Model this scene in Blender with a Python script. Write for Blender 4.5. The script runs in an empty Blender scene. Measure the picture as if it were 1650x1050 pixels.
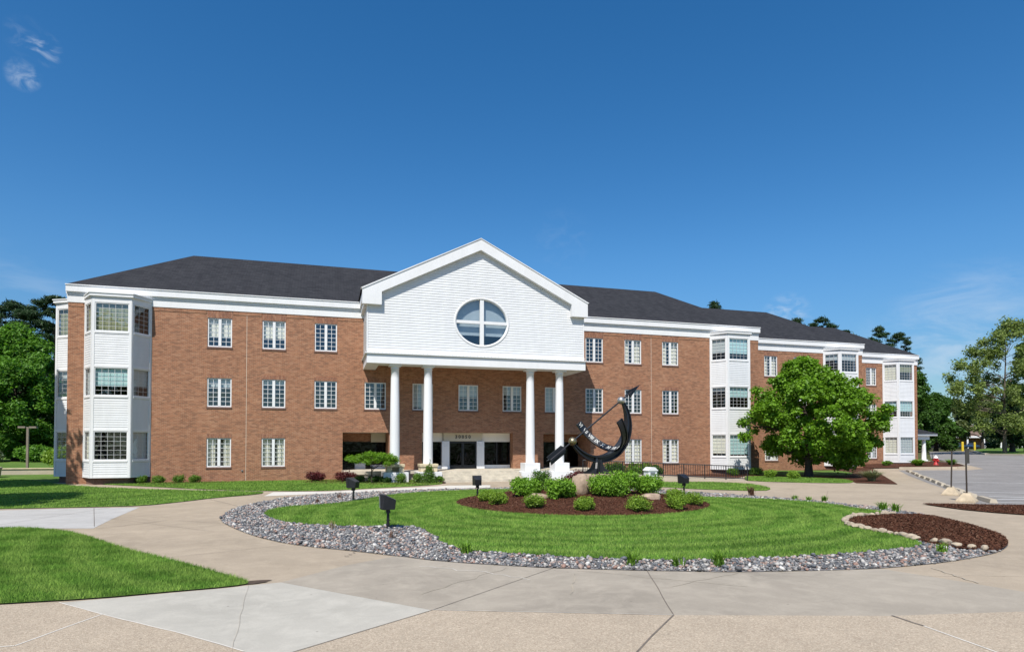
import bpy, bmesh, math, random
import numpy as np
from mathutils import Vector, Matrix
PI = math.pi
rad = math.radians
scene = bpy.context.scene
COL = scene.collection

# ------------------------------------------------------------------ camera
cam_d = bpy.data.cameras.new('camera')
cam = bpy.data.objects.new('camera', cam_d)
COL.objects.link(cam)
YAW, PITCH = 0.2891, 0.02007
fwd = Vector((math.sin(YAW) * math.cos(PITCH), math.cos(YAW) * math.cos(PITCH), math.sin(PITCH)))
right = Vector((math.cos(YAW), -math.sin(YAW), 0))
up = right.cross(fwd)
m3 = Matrix((right, up, -fwd)).transposed()
cam.matrix_world = Matrix.Translation((0, -38.82, 2.1)) @ m3.to_4x4()
cam_d.sensor_width = 36.0
cam_d.lens = 1007.54 / 1650 * 36
cam_d.shift_y = 171.2 / 1650
cam_d.clip_start = 0.1
cam_d.clip_end = 4000
scene.camera = cam

# ------------------------------------------------------------------ light
SUN_DIR = Vector((-2.07, -3.4, 5.2)).normalized()          # towards the sun
SUN_EL = math.asin(SUN_DIR.z)
sun_d = bpy.data.lights.new('sun', 'SUN')
sun_d.energy = 4.3
sun_d.angle = rad(0.53)
sun_d.color = (1.0, 0.95, 0.87)
sun = bpy.data.objects.new('sun', sun_d)
COL.objects.link(sun)
sun.rotation_euler = SUN_DIR.to_track_quat('Z', 'Y').to_euler()
sun.location = (0, 0, 60)

w = bpy.data.worlds.new('World')
scene.world = w
w.use_nodes = True
nt = w.node_tree
nt.nodes.clear()
def wn(t, **k):
    n = nt.nodes.new(t)
    for a, b in k.items():
        setattr(n, a, b)
    return n
sky = wn('ShaderNodeTexSky', sky_type='NISHITA')
sky.sun_disc = False
sky.sun_elevation = SUN_EL
sky.sun_rotation = math.atan2(SUN_DIR.x, SUN_DIR.y)
sky.altitude = 0
sky.air_density = 1.0
sky.dust_density = 0.35
sky.ozone_density = 3.0
tc = wn('ShaderNodeTexCoord')
# thin wisps of cloud: stretched noise, kept to a few patches of the sky
mp = wn('ShaderNodeMapping'); mp.inputs['Scale'].default_value = (5, 5, 14)
nt.links.new(tc.outputs['Generated'], mp.inputs['Vector'])
no = wn('ShaderNodeTexNoise'); no.inputs['Scale'].default_value = 1.6; no.inputs['Detail'].default_value = 9; no.inputs['Roughness'].default_value = 0.62; no.inputs['Distortion'].default_value = 0.6
nt.links.new(mp.outputs['Vector'], no.inputs['Vector'])
no_small = wn('ShaderNodeTexNoise'); no_small.inputs['Scale'].default_value = 34; no_small.inputs['Detail'].default_value = 8; no_small.inputs['Roughness'].default_value = 0.6; no_small.inputs['Distortion'].default_value = 0.9
mp2 = wn('ShaderNodeMapping'); mp2.inputs['Scale'].default_value = (1, 1, 1.9)
nt.links.new(tc.outputs['Generated'], mp2.inputs['Vector']); nt.links.new(mp2.outputs['Vector'], no_small.inputs['Vector'])
def wmath(op, a, b=None, clamp=False):
    n = wn('ShaderNodeMath', operation=op); n.use_clamp = clamp
    for i, v in enumerate((a, b)):
        if v is None: continue
        if isinstance(v, (int, float)): n.inputs[i].default_value = v
        else: nt.links.new(v, n.inputs[i])
    return n.outputs[0]
def patch(d, inner, outer):
    n = wn('ShaderNodeVectorMath', operation='DOT_PRODUCT')
    nt.links.new(tc.outputs['Generated'], n.inputs[0])
    n.inputs[1].default_value = Vector(d).normalized()
    r = wn('ShaderNodeMapRange'); r.interpolation_type = 'SMOOTHSTEP'
    r.inputs['From Min'].default_value = math.cos(rad(outer)); r.inputs['From Max'].default_value = math.cos(rad(inner))
    nt.links.new(n.outputs['Value'], r.inputs['Value'])
    return r.outputs[0]
def skydir(px, py):
    return right * ((px - 825) / 1007.5) + up * (-(py - 696.2) / 1007.5) + fwd
def ramp(v, a, b):
    r = wn('ShaderNodeMapRange'); r.interpolation_type = 'SMOOTHSTEP'
    r.inputs['From Min'].default_value = a; r.inputs['From Max'].default_value = b
    nt.links.new(v, r.inputs['Value'])
    return r.outputs[0]
small = ramp(no_small.outputs[0], 0.40, 0.72)
wisp = wmath('MULTIPLY', small, wmath('ADD', wmath('ADD', patch(skydir(72, 80), 0.0, 1.15), wmath('MULTIPLY', patch(skydir(42, 60), 0.0, 1.4), 0.3)), wmath('ADD', patch(skydir(37, 121), 0.0, 1.15), wmath('MULTIPLY', patch(skydir(905, 386), 0.3, 3.0), 0.10))))
veil = ramp(no.outputs[0], 0.40, 0.72)
low = wmath('MULTIPLY', veil, wmath('ADD', wmath('MULTIPLY', patch(skydir(1570, 600), 1, 9), 0.5), wmath('MULTIPLY', patch(skydir(10, 500), 1, 6), 0.2)))
spot = wmath('MULTIPLY', small, wmath('MULTIPLY', patch(skydir(1268, 510), 0.3, 2.2), 0.45))
cl = wmath('ADD', wmath('MULTIPLY', wisp, 0.42), wmath('ADD', low, spot), clamp=True)
mix = wn('ShaderNodeMix', data_type='RGBA')
nt.links.new(cl, mix.inputs['Factor'])
hs = wn('ShaderNodeHueSaturation'); hs.inputs['Saturation'].default_value = 1.34
nt.links.new(sky.outputs[0], hs.inputs['Color'])
# hazy air near the horizon: a little darker and bluer than the model's
sz_ = wn('ShaderNodeSeparateXYZ'); nt.links.new(tc.outputs['Generated'], sz_.inputs[0])
dm = wn('ShaderNodeMix', data_type='RGBA'); dm.blend_type = 'MULTIPLY'
nt.links.new(wmath('SUBTRACT', 1.0, ramp(sz_.outputs['Z'], 0.0, 0.30)), dm.inputs['Factor'])
nt.links.new(hs.outputs[0], dm.inputs['A']); dm.inputs['B'].default_value = (0.50, 0.60, 0.66, 1)
nt.links.new(dm.outputs['Result'], mix.inputs['A'])
mix.inputs['B'].default_value = (4.6, 5.4, 6.4, 1)
bg = wn('ShaderNodeBackground'); bg.inputs['Strength'].default_value = 0.1
nt.links.new(mix.outputs['Result'], bg.inputs['Color'])
wo = wn('ShaderNodeOutputWorld')
nt.links.new(bg.outputs[0], wo.inputs['Surface'])

scene.view_settings.view_transform = 'Standard'
scene.view_settings.look = 'None'
scene.view_settings.exposure = 0.45
scene.view_settings.gamma = 1.0
scene.cycles.max_bounces = 8
scene.cycles.transparent_max_bounces = 12
scene.cycles.use_denoising = True

# ------------------------------------------------------------------ helpers
def T(x, y):                                   # the ground rises gently towards the far right
    return 1.1 * min(max((x - 38) / 45.0, 0), 1)
def mound(x, y):
    r2 = ((x - 8.9) / 4.5) ** 2 + ((y + 17.6) / 4.6) ** 2
    return 0.4 * max(0.0, 1 - r2)

def tag(o, label=None, cat=None, group=None, kind=None):
    if label: o['label'] = label
    if cat: o['category'] = cat
    if group: o['group'] = group
    if kind: o['kind'] = kind
    return o
def thing(name, label, cat, loc=(0, 0, 0), group=None, rz=0):
    o = bpy.data.objects.new(name, None)
    COL.objects.link(o)
    o.location = loc
    o.rotation_euler = (0, 0, rz)
    o.empty_display_size = 0.3
    return tag(o, label, cat, group)
def copy_tree(o, parent=None):
    c = o.copy(); COL.objects.link(c)
    c.parent = parent
    for ch in list(o.children):
        copy_tree(ch, c)
    return c
def origin_of(o):
    v = Vector((0, 0, 0))
    while o is not None:
        v += Vector(o.location); o = o.parent
    return v

class MB:
    """collects geometry (world coordinates unless local=True) and links it as ONE mesh object"""
    def __init__(s): s.v = []; s.f = []; s.sm = []
    def add(s, vs, fs, smooth=False):
        b = len(s.v); s.v += [tuple(p) for p in vs]
        s.f += [tuple(b + i for i in f) for f in fs]; s.sm += [smooth] * len(fs)
    def box(s, x0, x1, y0, y1, z0, z1):
        s.add([(x0, y0, z0), (x1, y0, z0), (x1, y1, z0), (x0, y1, z0), (x0, y0, z1), (x1, y0, z1), (x1, y1, z1), (x0, y1, z1)],
              [(0, 3, 2, 1), (4, 5, 6, 7), (0, 1, 5, 4), (1, 2, 6, 5), (2, 3, 7, 6), (3, 0, 4, 7)])
    def hexa(s, p):    # 8 points bottom 4 ccw, top 4 ccw
        s.add(p, [(0, 3, 2, 1), (4, 5, 6, 7), (0, 1, 5, 4), (1, 2, 6, 5), (2, 3, 7, 6), (3, 0, 4, 7)])
    def quad(s, a, b, c, d): s.add([a, b, c, d], [(0, 1, 2, 3)])
    def prism(s, poly, z0, z1):
        n = len(poly)
        s.add([(x, y, z0) for x, y in poly] + [(x, y, z1) for x, y in poly],
              [tuple(range(n))[::-1], tuple(range(n, 2 * n))] + [(i, (i + 1) % n, n + (i + 1) % n, n + i) for i in range(n)])
    def prism_xz(s, poly, y0, y1):
        n = len(poly)
        s.add([(x, y0, z) for x, z in poly] + [(x, y1, z) for x, z in poly],
              [tuple(range(n)), tuple(range(n, 2 * n))[::-1]] + [(i, n + i, n + (i + 1) % n, (i + 1) % n) for i in range(n)])
    def tube(s, pts, rads, n=8, caps=True, smooth=True):
        pts = [Vector(p) for p in pts]; rings = []
        ref = Vector((0.31, 0.17, 0.93))
        for i, p in enumerate(pts):
            d = (pts[min(i + 1, len(pts) - 1)] - pts[max(i - 1, 0)]).normalized()
            a = d.cross(ref)
            if a.length < 1e-3: a = d.cross(Vector((1, 0, 0)))
            a.normalize(); b = d.cross(a)
            r = rads[i] if isinstance(rads, (list, tuple)) else rads
            rings.append([p + (a * math.cos(2 * PI * k / n) + b * math.sin(2 * PI * k / n)) * r for k in range(n)])
        vs = [q for r in rings for q in r]
        fs = [(i * n + k, i * n + (k + 1) % n, (i + 1) * n + (k + 1) % n, (i + 1) * n + k) for i in range(len(pts) - 1) for k in range(n)]
        s.add(vs, fs, smooth)
        if caps:
            m = len(pts) - 1
            s.add(rings[0], [tuple(range(n))[::-1]]); s.add(rings[m], [tuple(range(n))])
    def lathe(s, prof, c=(0, 0, 0), n=24, smooth=True):
        vs = [(c[0] + r * math.cos(2 * PI * k / n), c[1] + r * math.sin(2 * PI * k / n), c[2] + z) for r, z in prof for k in range(n)]
        fs = [(i * n + k, i * n + (k + 1) % n, (i + 1) * n + (k + 1) % n, (i + 1) * n + k) for i in range(len(prof) - 1) for k in range(n)]
        s.add(vs, fs, smooth)
        m = len(prof) - 1
        s.add(vs[:n], [tuple(range(n))[::-1]]); s.add(vs[m * n:], [tuple(range(n))])
    def sphere(s, c, r, n=16, sx=1, sy=1, sz=1, smooth=True):
        prof = [(math.sin(PI * i / n) , -math.cos(PI * i / n)) for i in range(n + 1)]
        k2 = 2 * n
        vs = [(c[0] + r * sx * max(a, 1e-4) * math.cos(2 * PI * k / k2), c[1] + r * sy * max(a, 1e-4) * math.sin(2 * PI * k / k2), c[2] + r * sz * b) for a, b in prof for k in range(k2)]
        fs = [(i * k2 + k, i * k2 + (k + 1) % k2, (i + 1) * k2 + (k + 1) % k2, (i + 1) * k2 + k) for i in range(n) for k in range(k2)]
        s.add(vs, fs, smooth)
    def build(s, name, m, parent=None, bevel=0, local=False, uv=True, org=None):
        me = bpy.data.meshes.new(name)
        o3 = Vector((0, 0, 0)) if (local or parent is None) else origin_of(parent)
        if org is not None: o3 = Vector(org)
        me.from_pydata([(p[0] - o3.x, p[1] - o3.y, p[2] - o3.z) for p in s.v], [], s.f)
        me.polygons.foreach_set('use_smooth', s.sm)
        me.materials.append(m)
        if uv:
            ul = me.uv_layers.new(name='UVMap'); dat = []
            V = s.v
            for p in me.polygons:
                n = p.normal
                if abs(n.z) > 0.95:
                    for i in p.vertices: dat += [V[i][0], V[i][1]]
                else:
                    t = Vector((-n.y, n.x, 0)).normalized(); b = n.cross(t)
                    for i in p.vertices:
                        q = V[i]
                        dat += [q[0] * t.x + q[1] * t.y, q[0] * b.x + q[1] * b.y + q[2] * b.z]
            ul.data.foreach_set('uv', dat)
        me.update()
        o = bpy.data.objects.new(name, me)
        COL.objects.link(o)
        if parent is not None: o.parent = parent
        elif org is not None: o.location = org
        if bevel:
            bm = bmesh.new(); bm.from_mesh(me)
            bmesh.ops.remove_doubles(bm, verts=bm.verts, dist=1e-5)
            es = [e for e in bm.edges if len(e.link_faces) == 2 and e.calc_face_angle(0) > 0.6]
            bmesh.ops.bevel(bm, geom=es, offset=bevel, segments=2, profile=0.6, affect='EDGES')
            bm.to_mesh(me); bm.free(); me.update()
        return o

class Loc(MB):
    """like MB, with boxes placed in a wall's own frame: u along the wall, z up, d outwards"""
    def __init__(s, O, u, n):
        super().__init__(); s.O = Vector(O); s.u = Vector(u); s.n = Vector(n)
    def P(s, u, z, d): return s.O + s.u * u + s.n * d + Vector((0, 0, z))
    def bx(s, u0, u1, z0, z1, d0, d1):
        P = s.P
        s.add([P(u0, z0, d0), P(u1, z0, d0), P(u1, z0, d1), P(u0, z0, d1), P(u0, z1, d0), P(u1, z1, d0), P(u1, z1, d1), P(u0, z1, d1)],
              [(0, 1, 2, 3), (4, 7, 6, 5), (0, 4, 5, 1), (1, 5, 6, 2), (2, 6, 7, 3), (3, 7, 4, 0)])
    def face(s, u0, u1, z0, z1, d):
        P = s.P
        s.quad(P(u0, z0, d), P(u1, z0, d), P(u1, z1, d), P(u0, z1, d))

# ------------------------------------------------------------------ materials
def newmat(name):
    m = bpy.data.materials.new(name); m.use_nodes = True
    n = m.node_tree; n.nodes.clear()
    out = n.nodes.new('ShaderNodeOutputMaterial')
    b = n.nodes.new('ShaderNodeBsdfPrincipled')
    n.links.new(b.outputs[0], out.inputs['Surface'])
    return m, n, b, out
def nd(n, t, ins=None, **k):
    x = n.nodes.new(t)
    for a, b in k.items(): setattr(x, a, b)
    for a, b in (ins or {}).items():
        if hasattr(b, 'links') or isinstance(b, bpy.types.NodeSocket): n.links.new(b, x.inputs[a])
        else: x.inputs[a].default_value = b
    return x
def c4(c): return (c[0], c[1], c[2], 1)
def mixc(n, f, a, b, blend='MIX'):
    x = n.nodes.new('ShaderNodeMix'); x.data_type = 'RGBA'; x.blend_type = blend
    for s, v in (('Factor', f), ('A', a), ('B', b)):
        if isinstance(v, bpy.types.NodeSocket): n.links.new(v, x.inputs[s])
        elif s == 'Factor': x.inputs[s].default_value = v
        else: x.inputs[s].default_value = c4(v)
    return x.outputs['Result']
def rmp(n, v, a, b):
    return nd(n, 'ShaderNodeMapRange', {'Value': v, 'From Min': a, 'From Max': b}).outputs[0]
def coords(n, kind='Object', scale=(1, 1, 1)):
    t = nd(n, 'ShaderNodeTexCoord')
    if kind == 'World':
        src = nd(n, 'ShaderNodeNewGeometry').outputs['Position']
    else: src = t.outputs[kind]
    return nd(n, 'ShaderNodeMapping', {'Vector': src, 'Scale': scale}).outputs[0]
def noise(n, vec, scale, detail=6, rough=0.6, dist=0):
    return nd(n, 'ShaderNodeTexNoise', {'Vector': vec, 'Scale': scale, 'Detail': detail, 'Roughness': rough, 'Distortion': dist}).outputs[0]
def bumpn(n, b, h, strength, dist):
    x = nd(n, 'ShaderNodeBump', {'Height': h, 'Strength': strength, 'Distance': dist})
    n.links.new(x.outputs[0], b.inputs['Normal'])
def simple(name, c, rough=0.6, var=0.15, scale=6, metal=0, bump=0, bs=40, spec=0.5):
    m, n, b, o = newmat(name)
    v = coords(n, 'World')
    f = noise(n, v, scale, 7, 0.65)
    col = mixc(n, rmp(n, f, 0.3, 0.7), tuple(x * (1 - var) for x in c), tuple(min(1, x * (1 + var)) for x in c))
    n.links.new(col, b.inputs['Base Color'])
    b.inputs['Roughness'].default_value = rough; b.inputs['Metallic'].default_value = metal
    b.inputs['Specular IOR Level'].default_value = spec
    if bump: bumpn(n, b, noise(n, v, bs, 4), bump, 0.02)
    return m

MAT = {}
def brick_mat(name, c1, c2, mortar, bw=0.21, bh=0.072, soldier=False):
    m, n, b, o = newmat(name)
    uvv = coords(n, 'UV')
    if soldier:
        uvv = nd(n, 'ShaderNodeMapping', {'Vector': uvv, 'Rotation': (0, 0, PI / 2)}).outputs[0]
    br = nd(n, 'ShaderNodeTexBrick', {'Vector': uvv, 'Color1': c4(c1), 'Color2': c4(c2), 'Mortar': c4(mortar), 'Scale': 1.0,
            'Mortar Size': 0.007, 'Mortar Smooth': 0.3, 'Bias': -0.15, 'Brick Width': bw, 'Row Height': bh})
    wv = coords(n, 'World')
    big = noise(n, wv, 0.35, 5, 0.6); fine = noise(n, wv, 9, 6, 0.7)
    mp_ = nd(n, 'ShaderNodeMapping', {'Vector': uvv, 'Scale': (1 / bw * 0.95, 1 / bh * 0.95, 1)}).outputs[0]
    cell = nd(n, 'ShaderNodeTexVoronoi', {'Vector': mp_, 'Scale': 1.0, 'Randomness': 1.0})
    cv = nd(n, 'ShaderNodeSeparateColor', {'Color': cell.outputs['Color']}).outputs[0]
    dark = rmp(n, cv, 0.70, 0.78)
    c = mixc(n, nd(n, 'ShaderNodeMath', {0: dark, 1: 0.30}, operation='MULTIPLY').outputs[0], br.outputs['Color'], (0.105, 0.066, 0.052))
    light = rmp(n, cv, 0.26, 0.16)
    c = mixc(n, nd(n, 'ShaderNodeMath', {0: light, 1: 0.30}, operation='MULTIPLY').outputs[0], c, (0.5, 0.3, 0.19))
    c = mixc(n, rmp(n, big, 0.3, 0.75), c, (0.86, 0.83, 0.82), 'MULTIPLY')
    c = mixc(n, rmp(n, fine, 0.2, 0.85), c, (0.8, 0.8, 0.8), 'MULTIPLY')
    n.links.new(c, b.inputs['Base Color'])
    b.inputs['Roughness'].default_value = 0.88; b.inputs['Specular IOR Level'].default_value = 0.25
    bumpn(n, b, br.outputs['Fac'], -0.35, 0.012)
    return m
MAT['brick'] = brick_mat('red_brick', (0.37, 0.163, 0.089), (0.27, 0.116, 0.066), (0.41, 0.30, 0.20))
MAT['soldier'] = brick_mat('soldier_brick', (0.32, 0.138, 0.078), (0.25, 0.10, 0.058), (0.33, 0.24, 0.18), soldier=True)
MAT['sill'] = simple('sill_brick', (0.14, 0.075, 0.055), 0.85, 0.3, 12)

def white_mat(name, c, rough=0.5, streak=0.06):
    m, n, b, o = newmat(name)
    v = coords(n, 'World', (1.5, 1.5, 0.25)); v2 = coords(n, 'World')
    f = noise(n, v, 2.2, 6, 0.65); g_ = noise(n, v2, 0.8, 5, 0.6)
    c1 = mixc(n, rmp(n, f, 0.35, 0.75), c, tuple(x * (1 - streak) for x in c))
    c2 = mixc(n, rmp(n, g_, 0.35, 0.8), c1, (0.95, 0.945, 0.93), 'MULTIPLY')
    n.links.new(c2, b.inputs['Base Color'])
    b.inputs['Roughness'].default_value = rough; b.inputs['Specular IOR Level'].default_value = 0.35
    return m
MAT['white'] = white_mat('white_paint', (0.73, 0.735, 0.74))
MAT['siding'] = white_mat('white_siding', (0.70, 0.71, 0.72), 0.55, 0.09)
MAT['soffit'] = white_mat('soffit_cream', (0.72, 0.68, 0.6))
MAT['beige'] = white_mat('beige_panel', (0.5, 0.46, 0.36), 0.7)
MAT['stone'] = simple('limestone', (0.56, 0.47, 0.31), 0.85, 0.2, 5, bump=0.3)
MAT['step'] = simple('step_stone', (0.50, 0.45, 0.36), 0.85, 0.22, 2.5, bump=0.25)
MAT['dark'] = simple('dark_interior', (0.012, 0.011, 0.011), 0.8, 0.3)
MAT['room'] = simple('room_shade', (0.045, 0.045, 0.045), 0.9, 0.1)  # shade of the unlit rooms put into the colour
MAT['curtain'] = simple('cream_curtain', (0.80, 0.75, 0.62), 0.9, 0.1, 20)
MAT['sheer'] = simple('grey_sheer', (0.52, 0.55, 0.54), 0.9, 0.1, 20)
MAT['teal'] = simple('teal_blind', (0.50, 0.70, 0.68), 0.8, 0.08, 3)
MAT['greyblind'] = simple('grey_blind', (0.33, 0.38, 0.41), 0.8, 0.08, 3)
MAT['olive'] = simple('olive_blind', (0.30, 0.30, 0.17), 0.8, 0.08, 3)
MAT['black'] = simple('black_metal', (0.013, 0.013, 0.015), 0.42, 0.25, 8)
MAT['bronze'] = simple('dark_bronze', (0.011, 0.012, 0.016), 0.36, 0.35, 6)
MAT['brass'] = simple('aged_brass', (0.36, 0.29, 0.17), 0.35, 0.2, 9, metal=0.85)
MAT['steel'] = simple('dull_steel', (0.55, 0.52, 0.47), 0.38, 0.2, 9, metal=0.85)
MAT['numeral'] = simple('pale_numeral', (0.66, 0.66, 0.62), 0.5, 0.1)
MAT['lens'] = simple('lamp_glass', (0.16, 0.18, 0.20), 0.15, 0.1)
MAT['muntin'] = simple('muntin_grey', (0.50, 0.505, 0.51), 0.5, 0.05)
MAT['joint'] = simple('caulk_joint', (0.52, 0.42, 0.33), 0.8, 0.1)

def glass_mat(name, tint, refl, rough=0.03):
    m = bpy.data.materials.new(name); m.use_nodes = True
    n = m.node_tree; n.nodes.clear()
    out = n.nodes.new('ShaderNodeOutputMaterial')
    tr = nd(n, 'ShaderNodeBsdfTransparent', {'Color': c4(tint)})
    gl = nd(n, 'ShaderNodeBsdfGlossy', {'Color': (0.80, 0.90, 1, 1), 'Roughness': rough})
    wv = coords(n, 'World')
    x = nd(n, 'ShaderNodeBump', {'Height': noise(n, wv, 0.9, 3), 'Strength': 0.06, 'Distance': 0.3})
    n.links.new(x.outputs[0], gl.inputs['Normal'])
    mx = nd(n, 'ShaderNodeMixShader', {0: refl, 1: tr.outputs[0], 2: gl.outputs[0]})
    n.links.new(mx.outputs[0], out.inputs['Surface'])
    return m
MAT['glass'] = glass_mat('window_glass', (0.90, 0.935, 0.945), 0.12)
MAT['darkglass'] = glass_mat('entrance_glass', (0.03, 0.032, 0.036), 0.02)

def roof_mat():
    m, n, b, o = newmat('charcoal_shingle')
    uvv = coords(n, 'UV')
    br = nd(n, 'ShaderNodeTexBrick', {'Vector': uvv, 'Color1': (0.019, 0.020, 0.024, 1), 'Color2': (0.036, 0.037, 0.042, 1), 'Mortar': (0.010, 0.010, 0.012, 1),
            'Mortar Size': 0.012, 'Mortar Smooth': 0.4, 'Brick Width': 0.34, 'Row Height': 0.16, 'Scale': 1.0})
    wv = coords(n, 'World')
    c = mixc(n, rmp(n, noise(n, wv, 1.1, 6, 0.7), 0.3, 0.75), br.outputs['Color'], (0.034, 0.034, 0.038), 'MIX')
    c = mixc(n, 0.6, br.outputs['Color'], c)
    st = nd(n, 'ShaderNodeMapping', {'Vector': uvv, 'Scale': (1.2, 0.2, 1)}).outputs[0]
    c = mixc(n, rmp(n, noise(n, st, 1.6, 6, 0.7), 0.4, 0.8), c, (0.7, 0.7, 0.72), 'MULTIPLY')
    n.links.new(c, b.inputs['Base Color'])
    b.inputs['Roughness'].default_value = 0.9; b.inputs['Specular IOR Level'].default_value = 0.25
    bumpn(n, b, br.outputs['Fac'], -0.5, 0.02)
    return m
MAT['roof'] = roof_mat()

def concrete(name, c, agg=0.0, stain=0.25, aggs=70):
    m, n, b, o = newmat(name)
    v = coords(n, 'World')
    big = noise(n, v, 0.35, 7, 0.62, 0.8); mid = noise(n, v, 2.2, 8, 0.7, 0.5); fine = noise(n, v, 45, 4, 0.7)
    k = 1 - stain
    a = mixc(n, rmp(n, big, 0.34, 0.66), c, tuple(x * k for x in c))
    a = mixc(n, rmp(n, mid, 0.45, 0.85), a, tuple(min(1, x * 1.13) for x in c))
    a = mixc(n, rmp(n, fine, 0.25, 0.8), a, (0.86, 0.86, 0.86), 'MULTIPLY')
    # stains: a few darker drip and tyre marks with a shape of their own
    st = noise(n, coords(n, 'World', (0.5, 1.6, 1)), 0.55, 9, 0.72, 1.5)
    a = mixc(n, nd(n, 'ShaderNodeMath', {0: rmp(n, st, 0.60, 0.74), 1: stain * 0.9}, operation='MULTIPLY').outputs[0], a, tuple(x * 0.62 for x in c))
    spk = nd(n, 'ShaderNodeTexVoronoi', {'Vector': v, 'Scale': 2.3})
    a = mixc(n, nd(n, 'ShaderNodeMath', {0: rmp(n, spk.outputs['Distance'], 0.045, 0.03), 1: 0.55}, operation='MULTIPLY').outputs[0], a, tuple(x * 0.3 for x in c))
    if agg:
        vo = nd(n, 'ShaderNodeTexVoronoi', {'Vector': v, 'Scale': aggs})
        cr = nd(n, 'ShaderNodeSeparateColor', {'Color': vo.outputs['Color']})
        a = mixc(n, nd(n, 'ShaderNodeMath', {0: rmp(n, cr.outputs[0], 0.55, 0.95), 1: agg}, operation='MULTIPLY').outputs[0], a, tuple(min(1, x * 1.6) for x in c))
        a = mixc(n, nd(n, 'ShaderNodeMath', {0: rmp(n, cr.outputs[1], 0.6, 0.95), 1: agg}, operation='MULTIPLY').outputs[0], a, (c[0] * 0.5, c[1] * 0.42, c[2] * 0.38))
        bumpn(n, b, vo.outputs['Distance'], 0.4, 0.01)
    else:
        bumpn(n, b, fine, 0.25, 0.01)
    n.links.new(a, b.inputs['Base Color'])
    b.inputs['Roughness'].default_value = 0.9; b.inputs['Specular IOR Level'].default_value = 0.2
    return m
MAT['pavement'] = concrete('tan_concrete', (0.42, 0.345, 0.255), 0.12, 0.22, 90)
MAT['midpanel'] = concrete('worn_concrete', (0.40, 0.35, 0.28), 0.0, 0.30)
MAT['pale'] = concrete('pale_new_concrete', (0.485, 0.455, 0.39), 0.0, 0.2)
MAT['blue_pale'] = concrete('bluish_concrete', (0.47, 0.455, 0.43), 0.0, 0.14)
MAT['white_path'] = concrete('white_concrete', (0.62, 0.59, 0.53), 0.0, 0.08)
MAT['agg'] = concrete('aggregate_concrete', (0.43, 0.355, 0.265), 0.45, 0.13, 75)
MAT['asphalt'] = concrete('old_asphalt', (0.27, 0.255, 0.24), 0.15, 0.3, 30)
MAT['kerb'] = concrete('kerb_concrete', (0.46, 0.40, 0.31), 0.0, 0.15)
MAT['paint'] = simple('road_paint', (0.72, 0.72, 0.69), 0.7, 0.1, 9)
MAT['crackdark'] = simple('joint_dark', (0.15, 0.125, 0.10), 0.9, 0.3)
MAT['crackwhite'] = simple('joint_white', (0.62, 0.58, 0.51), 0.9, 0.15, 8)
MAT['soil'] = simple('bare_soil', (0.075, 0.05, 0.033), 0.95, 0.3, 9)

def mulch_mat():
    m, n, b, o = newmat('bark_mulch')
    v = coords(n, 'World')
    vo = nd(n, 'ShaderNodeTexVoronoi', {'Vector': coords(n, 'World', (1, 1.5, 1)), 'Scale': 22})
    cr = nd(n, 'ShaderNodeSeparateColor', {'Color': vo.outputs['Color']})
    a = mixc(n, cr.outputs[0], (0.048, 0.020, 0.012), (0.135, 0.058, 0.034))
    a = mixc(n, rmp(n, noise(n, v, 1.2, 6), 0.35, 0.7), a, (0.8, 0.72, 0.66), 'MULTIPLY')
    n.links.new(a, b.inputs['Base Color']); b.inputs['Roughness'].default_value = 0.95
    b.inputs['Specular IOR Level'].default_value = 0.15
    bumpn(n, b, vo.outputs['Distance'], 0.8, 0.04)
    return m
MAT['mulch'] = mulch_mat()
def island_color(name, stops, rough=0.6, spec=0.3):
    m, n, b, o = newmat(name)
    r = nd(n, 'ShaderNodeNewGeometry').outputs['Random Per Island']
    cr = nd(n, 'ShaderNodeValToRGB', {'Fac': r})
    cr.color_ramp.interpolation = 'CONSTANT'
    e = cr.color_ramp.elements
    while len(e) > 1: e.remove(e[-1])
    for i, (p, c) in enumerate(stops):
        if i == 0: e[0].position = p; e[0].color = c4(c)
        else:
            x = e.new(p); x.color = c4(c)
    f = noise(n, coords(n, 'World'), 30, 5)
    a = mixc(n, rmp(n, f, 0.3, 0.8), cr.outputs[0], (0.75, 0.75, 0.75), 'MULTIPLY')
    n.links.new(a, b.inputs['Base Color']); b.inputs['Roughness'].default_value = rough
    b.inputs['Specular IOR Level'].default_value = spec
    return m
MAT['pebble'] = island_color('river_pebble', [(0, (0.10, 0.102, 0.106)), (0.20, (0.19, 0.188, 0.186)), (0.38, (0.29, 0.28, 0.268)), (0.54, (0.36, 0.27, 0.225)), (0.66, (0.14, 0.15, 0.165)), (0.78, (0.46, 0.435, 0.40)), (0.89, (0.31, 0.195, 0.155)), (0.95, (0.60, 0.575, 0.53))])
MAT['chip'] = island_color('bark_chip', [(0, (0.060, 0.025, 0.015)), (0.35, (0.11, 0.046, 0.027)), (0.7, (0.145, 0.066, 0.040)), (0.94, (0.21, 0.125, 0.08))], 0.95, 0.1)
def gravel_base():
    m, n, b, o = newmat('gravel_bed')
    vo = nd(n, 'ShaderNodeTexVoronoi', {'Vector': coords(n, 'World'), 'Scale': 16})
    cr = nd(n, 'ShaderNodeSeparateColor', {'Color': vo.outputs['Color']})
    a = mixc(n, cr.outputs[0], (0.09, 0.09, 0.095), (0.28, 0.26, 0.25))
    n.links.new(a, b.inputs['Base Color']); b.inputs['Roughness'].default_value = 0.9
    bumpn(n, b, vo.outputs['Distance'], 0.7, 0.04)
    return m
MAT['gravel'] = gravel_base()

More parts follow.
